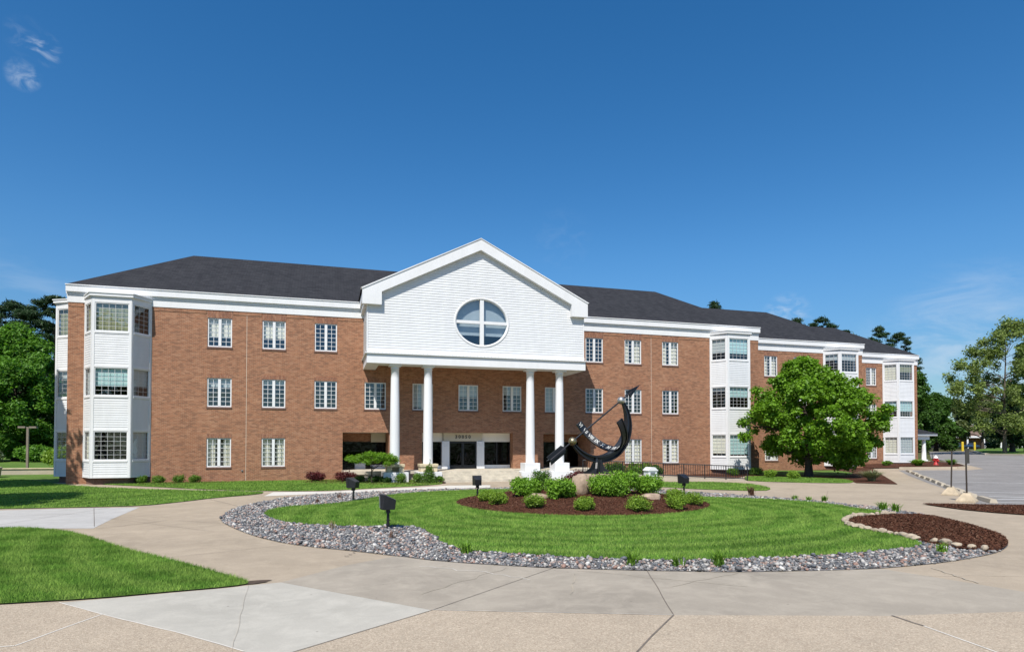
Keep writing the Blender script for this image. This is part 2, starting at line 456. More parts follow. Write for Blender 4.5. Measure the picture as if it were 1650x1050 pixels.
def grass_mat(name, c1, c2, c3, blades=False):
    m, n, b, o = newmat(name)
    v = coords(n, 'World')
    big = noise(n, v, 0.45, 6, 0.6); mid = noise(n, v, 2.6, 6, 0.65, 0.5)
    stripe = noise(n, coords(n, 'World', (0.35, 1.5, 1)), 0.9, 4, 0.5)
    fine = noise(n, v, 60, 3)
    a = mixc(n, rmp(n, big, 0.35, 0.68), c1, c2)
    a = mixc(n, nd(n, 'ShaderNodeMath', {0: rmp(n, mid, 0.46, 0.66), 1: 0.7}, operation='MULTIPLY').outputs[0], a, c3)
    a = mixc(n, nd(n, 'ShaderNodeMath', {0: rmp(n, stripe, 0.42, 0.62), 1: 0.65}, operation='MULTIPLY').outputs[0], a, tuple(x * 0.62 for x in c1))
    ring = nd(n, 'ShaderNodeTexWave', {'Vector': nd(n, 'ShaderNodeMapping', {'Vector': v, 'Location': (-8.0, 20.0, 0)}).outputs[0], 'Scale': 0.36, 'Distortion': 2.2, 'Detail': 3, 'Detail Scale': 0.8}, wave_type='RINGS', rings_direction='Z')
    a = mixc(n, nd(n, 'ShaderNodeMath', {0: rmp(n, ring.outputs['Fac'], 0.35, 0.75), 1: 0.42}, operation='MULTIPLY').outputs[0], a, c3)
    if blades:
        r = nd(n, 'ShaderNodeNewGeometry').outputs['Random Per Island']
        a = mixc(n, r, mixc(n, 1.0, a, (0.72, 0.75, 0.7), 'MULTIPLY'), mixc(n, 1.0, a, (1.35, 1.25, 1.2), 'MULTIPLY'))
        b.inputs['Subsurface Weight'].default_value = 0
        tl = nd(n, 'ShaderNodeBsdfTranslucent', {'Color': a})
        df = nd(n, 'ShaderNodeBsdfDiffuse', {'Color': a})
        mx = nd(n, 'ShaderNodeMixShader', {0: 0.35, 1: df.outputs[0], 2: tl.outputs[0]})
        n.links.new(mx.outputs[0], o.inputs['Surface'])
    else:
        a = mixc(n, rmp(n, fine, 0.3, 0.8), a, (0.7, 0.7, 0.65), 'MULTIPLY')
        bumpn(n, b, fine, 0.6, 0.03)
    n.links.new(a, b.inputs['Base Color']); b.inputs['Roughness'].default_value = 0.95
    b.inputs['Specular IOR Level'].default_value = 0.1
    return m
GA = ((0.080, 0.165, 0.028), (0.128, 0.235, 0.042), (0.185, 0.270, 0.064))
MAT['lawn'] = grass_mat('lawn_turf', *GA)
MAT['blade'] = grass_mat('grass_blade', *[tuple(x * 1.7 for x in c) for c in GA], blades=True)
MAT['ground'] = grass_mat('rough_ground', (0.09, 0.11, 0.035), (0.11, 0.12, 0.045), (0.12, 0.11, 0.05))

def leaf_mat(name, c, var=0.35, trans=0.38, gloss=0.018):
    m, n, b, o = newmat(name)
    r = nd(n, 'ShaderNodeNewGeometry').outputs['Random Per Island']
    f = noise(n, coords(n, 'World'), 0.9, 4)
    a = mixc(n, r, tuple(x * (1 - var) for x in c), (c[0] * (1 + var), c[1] * (1 + var * 0.8), c[2] * (1 + var * 0.3)))
    a = mixc(n, rmp(n, f, 0.35, 0.7), a, (0.82, 0.86, 0.8), 'MULTIPLY')
    df = nd(n, 'ShaderNodeBsdfDiffuse', {'Color': a})
    tcol = mixc(n, 1.0, a, (1.15, 1.25, 0.6), 'MULTIPLY')
    tl = nd(n, 'ShaderNodeBsdfTranslucent', {'Color': tcol})
    gl = nd(n, 'ShaderNodeBsdfGlossy', {'Color': (0.8, 0.85, 0.8, 1), 'Roughness': 0.45})
    mx = nd(n, 'ShaderNodeMixShader', {0: trans, 1: df.outputs[0], 2: tl.outputs[0]})
    mx2 = nd(n, 'ShaderNodeMixShader', {0: gloss, 1: mx.outputs[0], 2: gl.outputs[0]})
    n.links.new(mx2.outputs[0], o.inputs['Surface'])
    return m
MAT['maple'] = leaf_mat('maple_leaf', (0.155, 0.305, 0.026))
MAT['decid'] = leaf_mat('broad_leaf', (0.12, 0.265, 0.036))
MAT['darkleaf'] = leaf_mat('dark_leaf', (0.062, 0.14, 0.026))
MAT['pine'] = leaf_mat('pine_needle', (0.03, 0.062, 0.026), 0.35, 0.15)
MAT['spruce'] = leaf_mat('spruce_needle', (0.036, 0.075, 0.026), 0.35, 0.15)
MAT['oak'] = leaf_mat('young_oak_leaf', (0.21, 0.28, 0.085))
MAT['hazegreen'] = leaf_mat('far_leaf', (0.13, 0.165, 0.065))
MAT['bluegreen'] = leaf_mat('bluish_leaf', (0.15, 0.2, 0.14))
MAT['shrub'] = leaf_mat('bright_shrub_leaf', (0.195, 0.37, 0.04))
MAT['boxwood'] = leaf_mat('boxwood_leaf', (0.135, 0.26, 0.036))
MAT['limebush'] = leaf_mat('yellow_green_leaf', (0.22, 0.35, 0.045))
MAT['conifer'] = leaf_mat('dwarf_conifer_leaf', (0.1, 0.2, 0.034))
MAT['barberry'] = leaf_mat('barberry_leaf', (0.115, 0.026, 0.032), 0.4, 0.25)
MAT['lily'] = leaf_mat('lily_leaf', (0.16, 0.3, 0.04))
MAT['straw'] = leaf_mat('dry_stalk', (0.26, 0.20, 0.12), 0.35, 0.1)
MAT['fescue'] = leaf_mat('grey_fescue', (0.24, 0.26, 0.16), 0.3, 0.2)
MAT['twig'] = leaf_mat('reddish_twig', (0.16, 0.085, 0.06), 0.4, 0.1)
MAT['bark'] = simple('bark', (0.055, 0.042, 0.032), 0.95, 0.35, 7, bump=0.6)
MAT['palebark'] = simple('pale_bark', (0.11, 0.09, 0.07), 0.95, 0.35, 7, bump=0.6)
MAT['rock'] = simple('tan_boulder', (0.34, 0.25, 0.18), 0.9, 0.35, 4, bump=0.7, bs=14)
MAT['edgestone'] = simple('edging_tan', (0.36, 0.295, 0.215), 0.9, 0.35, 5, bump=0.5, bs=25)
MAT['edge_rock'] = island_color('edging_stone', [(0, (0.42, 0.36, 0.28)), (0.4, (0.33, 0.28, 0.22)), (0.7, (0.5, 0.43, 0.34))], 0.9, 0.2)

# ------------------------------------------------------------------ plan of the site (metres)
PTS = {'agg_a': [(1.31, -30.88), (4.12, -31.96), (3.44, -32.64), (2.93, -33.18), (-0.43, -32.18), (-0.29, -32.07)],
 'agg_b': [(4.12, -31.96), (6.67, -32.75), (8.44, -33.07), (10.59, -33.49), (7.22, -35.17), (2.5, -33.76), (2.93, -33.18), (3.44, -32.64)],
 'agg_c': [(-4.53, -28.92), (-4.08, -29.02), (-3.39, -29.09), (-2.64, -29.92), (-1.62, -30.97), (-0.79, -31.92), (-0.6, -32.21), (-3.06, -32.11)],
 'barberry': [(-0.5, -1.83), (1.07, -2.61)],
 'bay_bed': [(44.56, 5.13), (43.47, 2.29), (45.02, 1.21), (47.93, -1.24), (49.98, -0.43), (53.17, 2.75), (55.01, 5.5), (56.01, 7.57), (54.07, 9.95), (49.29, 9.06)],
 'bay_tufts': [(44.56, 2.94), (47.52, 3.07)],
 'bed_back': [(11.43, -7.47), (12.49, -6.66), (13.17, -6.86), (14.43, -5.41)],
 'big_shrubs': [(6.92, -18.35), (7.5, -19.54), (8.65, -20.28), (9.5, -20.14), (11.29, -18.56)],
 'boulders': [(8.35, -19.21), (6.84, -18.98), (10.46, -20.05)],
 'box': [(3.83, -3.75), (4.72, -4.01)],
 'cars': [(208.16, 122.73), (217.09, 119.82), (184.21, 108.49), (271.33, 163.97), (254.55, 134.81)],
 'cone': [(5.38, -4.21)],
 'crack_long': [(-0.65, -28.61), (1.46, -30.14)],
 'cracks1': [(1.87, -27.5), (1.89, -27.93), (1.94, -28.23)],
 'dry_tuft': [(22.77, -23.18)],
 'edge_stones': [(16.21, -24.09), (15.66, -24.18), (15.08, -24.26), (14.53, -24.33), (13.89, -24.76), (13.31, -25.3), (12.9, -25.84), (12.73, -26.23), (12.66, -26.56), (12.6, -26.88), (12.58, -27.15), (12.53, -27.45), (12.5, -27.74),
                 (12.36, -28.08), (12.19, -28.44)],
 'edge_stones2': [(12.36, -28.63), (12.37, -28.96), (12.29, -29.26), (12.35, -29.44), (12.38, -29.6), (12.45, -29.69)],
 'far_lawn': [(93.1, 31.71), (79.57, 20.67), (75.33, 16.31), (75.13, 12.11), (76.02, 6.12), (175.89, 65.12), (228.56, 116.09), (178.75, 92.16)],
 'fescue': [(29.58, -10.84)],
 'floods': [(0.98, -14.96), (1.48, -23.11), (5.72, -14.83), (14.24, -15.96)],
 'hyd_grass': [(49.32, 2.61), (50.67, 2.0)],
 'hydrant': [(50.76, 2.76)],
 'island': [(-2.82, -19.92), (-2.94, -18.28), (-2.88, -16.39), (-2.34, -14.48), (-1.47, -12.53), (-0.29, -11.29), (1.14, -10.91), (2.54, -10.32), (4.02, -9.81), (5.9, -9.61), (9.47, -9.65), (12.58, -10.81), (14.83, -12.79), (15.62, -14.98),
            (16.36, -16.26), (17.16, -18.28), (17.51, -20.41), (17.78, -22.13), (17.36, -23.43), (17.15, -24.45), (16.36, -26.14), (15.51, -27.47), (14.82, -28.33), (13.81, -29.14), (13.06, -29.57), (12.35, -29.88), (11.12, -30.19),
            (10.1, -30.35), (8.89, -30.39), (7.91, -30.25), (6.43, -29.94), (5.14, -29.44), (3.61, -28.73), (2.48, -27.99), (1.86, -27.49), (1.48, -27.06), (0.53, -26.03), (-0.58, -25.02), (-1.46, -23.58), (-2.17, -21.84)],
 'island_lawn': [(-1.91, -18.14), (-1.35, -20.36), (-0.65, -21.49), (0.29, -22.08), (1.07, -22.44), (1.85, -22.54), (2.31, -23.02), (2.37, -24.32), (2.37, -25.47), (2.53, -26.43), (2.79, -26.81), (3.54, -27.39), (4.39, -28.02),
                 (5.25, -28.51), (6.18, -28.85), (7.13, -28.97), (8.53, -29.16), (10.25, -29.11), (11.26, -29.0), (11.89, -28.78), (12.15, -28.47), (12.58, -27.67), (12.65, -26.84), (12.78, -26.18), (13.36, -25.25), (14.53, -24.33),
                 (15.66, -24.18), (16.28, -24.02), (16.62, -23.48), (16.64, -22.36), (17.04, -20.91), (16.77, -19.41), (15.3, -17.72), (14.24, -17.08), (13.53, -15.07), (11.74, -12.68), (9.02, -11.05), (7.02, -10.45), (5.66, -10.86),
                 (3.8, -11.45), (2.54, -12.47), (1.61, -13.93), (0.74, -15.4), (-0.14, -16.06), (-1.39, -16.53)],
 'junipers': [(1.66, -3.09), (2.6, -3.97), (3.25, -4.17)],
 'lamp': [(-17.38, 6.28)],
 'lampbush': [(-16.07, 4.91)],
 'left_bushes': [(-10.09, 2.43), (-9.08, 2.12), (-7.9, 1.42), (-7.06, 1.52)],
 'lilies': [(5.08, -29.0), (5.78, -29.32), (6.49, -29.48), (2.58, -27.04), (11.38, -29.59), (17.15, -18.97), (17.19, -19.67), (17.53, -20.03), (16.94, -23.11), (16.95, -23.59)],
 'lot': [(42.86, -0.58), (44.58, -1.94), (46.27, -3.51), (48.44, -3.07), (52.0, 0.59), (55.68, 4.71), (63.55, 13.81), (87.08, 33.58), (102.2, 39.13), (79.57, 20.67), (74.96, 16.05), (74.78, 11.88), (75.22, 5.64), (25.71, -23.59),
         (23.43, -22.91), (22.0, -22.44), (22.75, -21.59), (29.08, -15.28), (30.85, -13.29)],
 'lowbush': [(6.08, -3.8)],
 'mid_lawn': [(-10.98, -14.18), (-10.2, -14.41), (-7.48, -14.59), (-6.03, -14.58), (-5.22, -13.52), (-4.2, -11.72), (-2.65, -10.24), (-2.62, -9.16), (-2.79, -8.73), (-7.58, -6.08), (-11.8, -2.57), (-15.06, 2.18), (-17.94, 6.33),
              (-20.48, 7.09)],
 'mid_panel': [(-0.65, -28.61), (0.37, -27.48), (1.37, -26.78), (1.48, -27.06), (1.86, -27.49), (2.48, -27.99), (3.61, -28.73), (5.14, -29.44), (4.12, -31.96), (1.31, -30.88)],
 'near_lawn': [(-8.68, -19.9), (-7.79, -20.16), (-7.23, -20.21), (-6.06, -21.15), (-5.21, -22.32), (-4.37, -23.72), (-3.53, -25.0), (-2.8, -25.98), (-2.15, -26.9), (-1.45, -27.96), (-1.04, -28.59), (-1.34, -28.76), (-2.17, -28.87),
               (-2.97, -29.01), (-4.09, -28.98), (-4.49, -28.99)],
 'pale_left': [(-10.94, -14.98), (-10.01, -14.87), (-7.41, -14.83), (-6.0, -15.03), (-5.8, -18.58), (-5.6, -20.7), (-7.85, -20.03), (-8.75, -19.76)],
 'pale_left_b': [(-9.38, -16.36), (-7.24, -17.0), (-7.15, -18.18), (-7.22, -19.58), (-7.91, -19.89)],
 'pale_near': [(-3.39, -29.09), (-1.34, -28.78), (-1.1, -28.7), (-0.65, -28.61), (1.31, -30.88), (-0.29, -32.07), (-0.43, -32.18), (-0.79, -31.92), (-1.62, -30.97), (-2.64, -29.92)],
 'pale_path': [(-2.43, -11.31), (-2.24, -9.08), (0.17, -9.42), (1.96, -8.6), (4.29, -7.86), (5.96, -6.89), (8.26, -7.06), (7.78, -8.91), (4.1, -9.28), (0.92, -10.33)],
 'porch_bed': [(-1.61, -2.14), (-0.87, -0.17), (-0.18, 3.27), (2.99, 3.98), (7.3, 1.84), (6.35, -4.23), (6.25, -5.36), (4.58, -5.8), (2.36, -5.02), (0.6, -3.95)],
 'porchcol': [(58.06, 9.81)],
 'posts': [(25.15, -18.89), (22.69, -21.44)],
 'rail': [(23.33, -8.07)],
 'rail2': [(14.93, -3.76)],
 'rail_bush': [(19.12, -0.32), (19.32, -2.16)],
 'ramp_lawn': [(13.06, -4.99), (16.54, -4.71), (18.07, -7.74), (20.42, -7.83), (21.95, -9.89), (21.33, -12.0), (20.4, -13.73), (19.07, -14.87), (16.89, -13.19), (16.08, -11.15), (14.49, -8.92), (12.22, -7.15)],
 'right_bushes': [(25.3, -3.08), (26.36, -3.4), (26.46, -5.14), (26.72, -6.41)],
 'right_panel': [(5.14, -29.44), (6.43, -29.94), (7.91, -30.25), (9.03, -30.4), (9.23, -31.04), (9.58, -32.3), (9.81, -32.99), (8.44, -33.07), (6.67, -32.75), (4.12, -31.96)],
 'side_bed': [(13.36, -25.25), (14.53, -24.33), (15.66, -24.18), (16.51, -24.18), (17.15, -24.45), (16.36, -26.14), (15.51, -27.47), (14.82, -28.33), (13.81, -29.14), (13.06, -29.57), (12.42, -29.83), (12.29, -29.61), (12.15, -29.38),
              (12.17, -28.99), (12.22, -28.5), (12.58, -27.67), (12.65, -26.84), (12.78, -26.18)],
 'small_shrubs': [(5.31, -17.9), (5.44, -18.95), (6.24, -20.34), (7.5, -21.3), (9.09, -21.72), (11.55, -19.68), (10.54, -21.46), (11.72, -20.52)],
 'strip_bed': [(20.21, -21.71), (21.04, -22.08), (21.84, -22.55), (23.07, -23.15), (24.13, -23.81), (19.77, -26.51), (20.0, -25.24), (19.74, -24.52), (19.7, -23.64), (19.9, -22.66)],
 'sundial': [(9.54, -17.86)],
 'tree': [(30.51, -4.84)],
 'tree_bed': [(24.72, 0.21), (27.28, -2.87), (29.71, -6.47), (30.38, -8.15), (27.91, -11.28), (29.13, -12.77), (35.75, -5.85), (42.89, 1.74), (46.12, 5.99), (44.81, 6.51), (38.91, 4.72), (31.86, 3.51), (27.44, 3.65)],
 'tree_lawn': [(27.28, -2.87), (29.71, -6.47), (30.38, -8.15), (28.09, -11.1), (26.48, -11.02), (23.22, -8.23), (24.79, -5.75)],
 'trees_r': [(71.83, 20.0), (185.32, 90.05), (140.34, 55.7), (68.14, 17.6)],
 'twigs': [(0.52, -13.43), (-0.31, -15.34), (0.17, -22.66), (1.43, -24.63), (16.59, -17.16), (7.76, -12.26)],
 'umbrella': [(2.38, -3.31)],
 'under_lawn': [(29.76, 0.73), (28.55, -1.89), (31.41, -3.67), (34.45, -4.58), (38.71, -0.16), (39.26, 3.03), (33.59, 4.23)],
 'walk_panels': [(-14.57, 2.65), (-12.44, -0.32), (-8.02, -4.18), (-2.85, -8.12), (-1.19, -9.32), (0.17, -9.42), (1.98, -8.3), (4.36, -7.41), (6.1, -6.14)],
 'wallL': [(-21.77, 13.21), (-18.71, 13.25)],
 'wall_bed': [(-12.1, 5.68), (-8.88, 0.95), (-6.58, 0.26), (-5.92, 2.37), (-7.1, 7.89), (-13.2, 9.72)],
 'wall_lawn': [(-14.86, 4.03), (-12.64, 0.29), (-8.08, -3.92), (-5.12, -6.82), (-1.88, -8.8), (0.17, -9.02), (2.0, -8.0), (4.42, -6.93), (6.2, -5.63), (5.92, -3.49), (2.82, 1.59), (-1.73, 4.14), (-8.78, 6.66), (-14.36, 7.52)],
 'wheel': [(42.38, -1.72), (39.69, -4.71), (36.15, -8.4), (34.03, -10.62), (31.92, -12.77), (29.68, -14.99), (27.57, -17.22), (24.7, -20.21), (22.77, -22.47)],
 'white_box': [(16.55, -9.0)],
 'whitepost': [(126.7, 59.98)],
 'yellow': [(96.36, 35.57), (115.08, 47.72)]}

# ------------------------------------------------------------------ ground sheets
def drape(bm):
    for xx in (38.0, 83.0):
        bmesh.ops.bisect_plane(bm, geom=bm.verts[:] + bm.edges[:] + bm.faces[:], plane_co=(xx, 0, 0), plane_no=(1, 0, 0))
def sheet(name, poly, z, m, kind='structure', parent=None, label=None, holes=()):
    bm = bmesh.new()
    es = []
    for ring in (poly,) + tuple(holes):
        vs = [bm.verts.new((x, y, 0)) for x, y in ring]
        es += [bm.edges.new((vs[i], vs[(i + 1) % len(vs)])) for i in range(len(vs))]
    bmesh.ops.triangle_fill(bm, use_beauty=True, use_dissolve=False, edges=es, normal=(0, 0, 1))
    drape(bm)
    for v in bm.verts: v.co.z = z + T(v.co.x, v.co.y)
    bmesh.ops.recalc_face_normals(bm, faces=bm.faces)
    for f in bm.faces:
        if f.normal.z < 0: f.normal_flip()
    me = bpy.data.meshes.new(name); bm.to_mesh(me); bm.free()
    me.materials.append(m)
    o = bpy.data.objects.new(name, me); COL.objects.link(o)
    if kind: o['kind'] = kind
    if label: o['label'] = label
    return o
def smooth_poly(pts, it=2, closed=True):
    for _ in range(it):
        q = []; n = len(pts)
        for i in range(n if closed else n - 1):
            a, b = pts[i], pts[(i + 1) % n]
            q += [(a[0] * .75 + b[0] * .25, a[1] * .75 + b[1] * .25), (a[0] * .25 + b[0] * .75, a[1] * .25 + b[1] * .75)]
        if not closed: q = [pts[0]] + q + [pts[-1]]
        pts = q
    return pts
def inside(px, py, poly):
    r = np.zeros(px.shape, bool); n = len(poly)
    for i in range(n):
        x1, y1 = poly[i]; x2, y2 = poly[(i + 1) % n]
        if y1 == y2: continue
        c = ((y1 > py) != (y2 > py)) & (px < (x2 - x1) * (py - y1) / (y2 - y1) + x1)
        r ^= c
    return r
def sample(poly, n, rng, excl=()):
    P = np.array(poly); lo, hi = P.min(0), P.max(0)
    k = int(n * 3) + 200
    x = rng.uniform(lo[0], hi[0], k); y = rng.uniform(lo[1], hi[1], k)
    # keep the density of n over the polygon's own area
    a = 0.5 * abs(sum(poly[i][0] * poly[(i + 1) % len(poly)][1] - poly[(i + 1) % len(poly)][0] * poly[i][1] for i in range(len(poly))))
    box = (hi[0] - lo[0]) * (hi[1] - lo[1])
    k2 = min(k, int(n * box / a))
    x, y = x[:k2], y[:k2]
    ok = inside(x, y, poly)
    for e in excl: ok &= ~inside(x, y, e)
    return x[ok], y[ok]
def mesh_np(name, V, F, m, smooth=False):
    """V (n,3), F (k,3|4) index array -> object"""
    me = bpy.data.meshes.new(name)
    k, c = F.shape
    me.vertices.add(len(V)); me.vertices.foreach_set('co', np.asarray(V, np.float32).ravel())
    me.loops.add(k * c); me.loops.foreach_set('vertex_index', F.astype(np.int32).ravel())
    me.polygons.add(k); me.polygons.foreach_set('loop_start', np.arange(0, k * c, c, dtype=np.int32))
    me.polygons.foreach_set('loop_total', np.full(k, c, np.int32))
    me.polygons.foreach_set('use_smooth', np.full(k, smooth, bool))
    me.materials.append(m); me.update(calc_edges=True)
    o = bpy.data.objects.new(name, me); COL.objects.link(o)
    return o

island = smooth_poly(PTS['island'])
island_lawn = smooth_poly(PTS['island_lawn'], 1)
side_bed = smooth_poly(PTS['side_bed'], 1)
near_lawn = smooth_poly(PTS['near_lawn'], 1)
mid_lawn = smooth_poly(PTS['mid_lawn'], 1)
lawns = dict(wall_lawn=smooth_poly(PTS['wall_lawn'], 1), ramp_lawn=smooth_poly(PTS['ramp_lawn'], 1), tree_lawn=smooth_poly(PTS['tree_lawn'], 1), under_lawn=smooth_poly(PTS['under_lawn'], 1))
BED = [(8.9 + 4.5 * math.cos(2 * PI * k / 72), -17.6 + 4.6 * math.sin(2 * PI * k / 72)) for k in range(72)]

sheet('ground', [(-900, -700), (900, -700), (900, 1500), (-900, 1500)], -0.04, MAT['ground'])
sheet('pavement', [(-60, -75), (110, -75), (110, 8), (57.5, 8), (57.5, 3.0), (30, 3.0), (-14, 3.0), (-60, 3.0)], 0.0, MAT['pavement'])
sheet('pavement', PTS['pale_near'], 0.004, MAT['pale'])
sheet('pavement', PTS['mid_panel'], 0.005, MAT['midpanel'])
sheet('pavement', PTS['right_panel'], 0.0055, MAT['midpanel'])
sheet('pavement', PTS['agg_a'], 0.006, MAT['agg'])
sheet('pavement', PTS['agg_b'], 0.0065, MAT['agg'])
sheet('pavement', PTS['agg_c'], 0.007, MAT['agg'])
sheet('pavement', PTS['pale_left'], 0.004, MAT['blue_pale'])
sheet('path', PTS['pale_path'], 0.004, MAT['white_path'])
sheet('parking_lot', PTS['lot'], 0.004, MAT['asphalt'])
sheet('lawn', near_lawn, 0.022, MAT['lawn'])
sheet('lawn', mid_lawn, 0.022, MAT['lawn'])
sheet('lawn', [(-60, 2), (-13.4, 2), (-13.4, 14), (-60, 14)], 0.014, MAT['lawn'])
for k in lawns: sheet('lawn', lawns[k], 0.018 if k != 'under_lawn' else 0.03, MAT['lawn'])
sheet('lawn', PTS['far_lawn'], 0.12, MAT['lawn'])
sheet('path', [(-60, 3.6), (-13.2, 1.2), (-13.2, 0.1), (-60, 2.4)], 0.018, MAT['pavement'])
sheet('gravel_bed', island, 0.012, MAT['gravel'])
sheet('lawn', island_lawn, 0.035, MAT['lawn'], holes=())
sheet('mulch_bed', side_bed, 0.045, MAT['mulch'])
sheet('mulch_bed', smooth_poly([(-9.9, .2), (-9.9, -1.0), (-8.9, -1.45), (-7.2, -1.5), (-5.6, -1.2), (-4.8, -.6), (-4.6, .2)], 2), 0.026, MAT['mulch'])
sheet('mulch_bed', smooth_poly(PTS['porch_bed'], 1), 0.028, MAT['mulch'])
sheet('mulch_bed', PTS['tree_bed'], 0.024, MAT['mulch'])
sheet('mulch_bed', PTS['bay_bed'], 0.06, MAT['mulch'])
sheet('mulch_bed', PTS['strip_bed'], 0.03, MAT['mulch'])
sheet('mulch_bed', [(14.2, -3.2), (18, -4.6), (22.5, -7.2), (27, -3), (24.7, 0.1), (14.2, 0.1)], 0.02, MAT['mulch'])
# soil margins along the lawn's edges, where turf thins out
for (a, r) in (((-1.15, -28.55), 0.16), ((-0.98, -28.45), 0.10)):
    sheet('bare_soil', [(a[0] + r * 1.8 * math.cos(t) * (1 + .2 * math.sin(3 * t)), a[1] + r * .6 * math.sin(t)) for t in [2 * PI * i / 14 for i in range(14)]], 0.012 + r * .01, MAT['soil'])
# the mounded bed
V = []; F = []
for i in range(15):
    rr = 1 - i / 14 * 0.97
    for k in range(72):
        x = 8.9 + 4.5 * rr * math.cos(2 * PI * k / 72); y = -17.6 + 4.6 * rr * math.sin(2 * PI * k / 72)
        V.append((x, y, 0.04 + mound(x, y)))
for i in range(14):
    for k in range(72): F.append((i * 72 + k, i * 72 + (k + 1) % 72, (i + 1) * 72 + (k + 1) % 72, (i + 1) * 72 + k))
o = mesh_np('mulch_bed', np.array(V), np.array(F), MAT['mulch'], True); o['kind'] = 'structure'
mb = MB(); mb.prism(BED, 0.02, 0.0405)
o = mb.build('mulch_edge', MAT['mulch']); o['kind'] = 'structure'

# joints and cracks, as thin strips of sealant and dirt
def strip(mb, pts, wd, z):
    pts = [Vector((p[0], p[1], 0)) for p in pts]
    for a, b in zip(pts[:-1], pts[1:]):
        d = (b - a)
        if d.length < 1e-4: continue
        d.normalize(); s = Vector((-d.y, d.x, 0)) * wd / 2
        n = max(1, int(abs(b.x - a.x) / 4)) if max(a.x, b.x) > 38 else 1
        for i in range(n):
            p = a.lerp(b, i / n); q = a.lerp(b, (i + 1) / n)
            za, zb = z + T(p.x, p.y), z + T(q.x, q.y)
            mb.quad((p.x - s.x, p.y - s.y, za), (q.x - s.x, q.y - s.y, zb), (q.x + s.x, q.y + s.y, zb), (p.x + s.x, p.y + s.y, za))
def wiggle(a, b, n, amp, seed):
    r = random.Random(seed)
    d = Vector((b[0] - a[0], b[1] - a[1])); s = Vector((-d.y, d.x)).normalized()
    out = []
    for i in range(n + 1):
        t = i / n; k = amp * r.uniform(-1, 1) if 0 < i < n else 0
        out.append((a[0] + d.x * t + s.x * k, a[1] + d.y * t + s.y * k))
    return out
P = PTS
dk = MB(); wh = MB(); gy = MB()
mp_ = P['mid_panel']; pn = P['pale_near']; rp = P['right_panel']; ab = P['agg_b']
strip(dk, wiggle(mp_[9], mp_[8], 5, 0.008, 1), 0.009, 0.010)
strip(dk, wiggle(mp_[8], mp_[7], 6, 0.006, 2), 0.012, 0.010)
strip(dk, [mp_[8], P['agg_a'][2], P['agg_a'][3]], 0.022, 0.011)
strip(dk, [pn[4], pn[5], pn[6]], 0.014, 0.010)
strip(dk, [(1.31, -30.88), (3.75, -28.75)], 0.010, 0.0102)
strip(wh, wiggle(pn[0], pn[9], 4, 0.008, 3) + wiggle(pn[9], pn[8], 6, 0.010, 4)[1:] + wiggle(pn[8], pn[7], 6, 0.010, 5)[1:], 0.016, 0.0115)
strip(wh, wiggle((-3.1, -31.05), (-5.5, -30.9), 5, 0.01, 6), 0.02, 0.0108)
strip(wh, wiggle(pn[9], (-3.1, -31.05), 4, 0.008, 7), 0.02, 0.0108)
strip(wh, wiggle(mp_[9], mp_[8], 9, 0.01, 8)[::1], 0.008, 0.0118)
strip(dk, [(x, y) for x, y in wiggle(ab[1], ((ab[1][0] * 2 - 8.5) if False else ab[1][0] - 0.02, ab[1][1] - 0.45), 4, .02, 9)], 0.035, 0.0112)
strip(wh, wiggle((ab[1][0] - 0.03, ab[1][1] - 0.45), (ab[1][0] - 0.25, ab[1][1] - 2.0), 6, 0.006, 10), 0.022, 0.0112)
strip(gy, wiggle((4.9, -30.6), (6.5, -30.0), 8, .05, 11), 0.012, 0.0112)
# hairline cracks and old repairs
for i, (a, b, amp, wd, t) in enumerate([((1.55, -28.0), (2.6, -28.9), .10, .018, wh), ((2.6, -28.9), (3.05, -29.55), .06, .014, wh), ((2.95, -28.55), (1.3, -30.0), .05, .012, gy), ((4.0, -29.1), (6.0, -30.9), .05, .012, gy),
        ((9.9, -30.6), (9.5, -31.7), .03, .022, gy), ((0.55, -26.15), (0.35, -26.7), .06, .012, dk), ((-1.1, -28.7), (-0.9, -31.9), .012, .0035, gy), ((7.9, -30.6), (11.0, -31.6), .06, .010, gy),
        ((-5.9, -18.4), (-2.6, -22.2), .02, .008, dk), ((-3.0, -25.9), (-0.8, -24.9), .02, .012, dk), ((-5.5, -20.8), (-4.2, -19.4), .07, .02, dk), ((3.3, -30.6), (3.9, -29.3), .03, .008, gy)]):
    strip(t, wiggle(a, b, 9, amp, 20 + i), wd, 0.0106 + i * 2e-4)
# walk joints on the tan concrete
for a, b in [((-7.4, -14.83), (-5.7, -20.3)), ((-10.9, -17.2), (-5.9, -16.6)), ((-8.4, -19.9), (-6.9, -14.9)), ((21.9, -9.9), (24.1, -8.4)), ((18.1, -19.5), (22.0, -15.5)), ((25.5, -11.0), (25.0, -15.0)), ((28.2, -12.3), (30.0, -13.9)), ((30.6, -10.2), (32.2, -11.9)),
             ((33.4, -7.9), (35.0, -9.3)), ((36.1, -5.4), (37.5, -6.8)), ((38.8, -2.9), (40.1, -4.2)), ((18.2, -23.4), (19.7, -24.3)), ((16.8, -28.0), (19.9, -29.4)), ((-4.4, -12.0), (-2.7, -16.0)), ((-3.9, -19.5), (-2.7, -20.5)), ((11.0, -5.0), (11.5, -8.9)), ((8.0, -5.6), (8.3, -8.9)), ((5.9, -6.2), (11.5, -5.9))]:
    strip(dk, wiggle(a, b, 3, 0.006, 44), 0.014, 0.0098)
for mb, m in ((dk, MAT['crackdark']), (wh, MAT['crackwhite']), (gy, MAT['kerb'])):
    o = mb.build('pavement_joint', m); o['kind'] = 'structure'

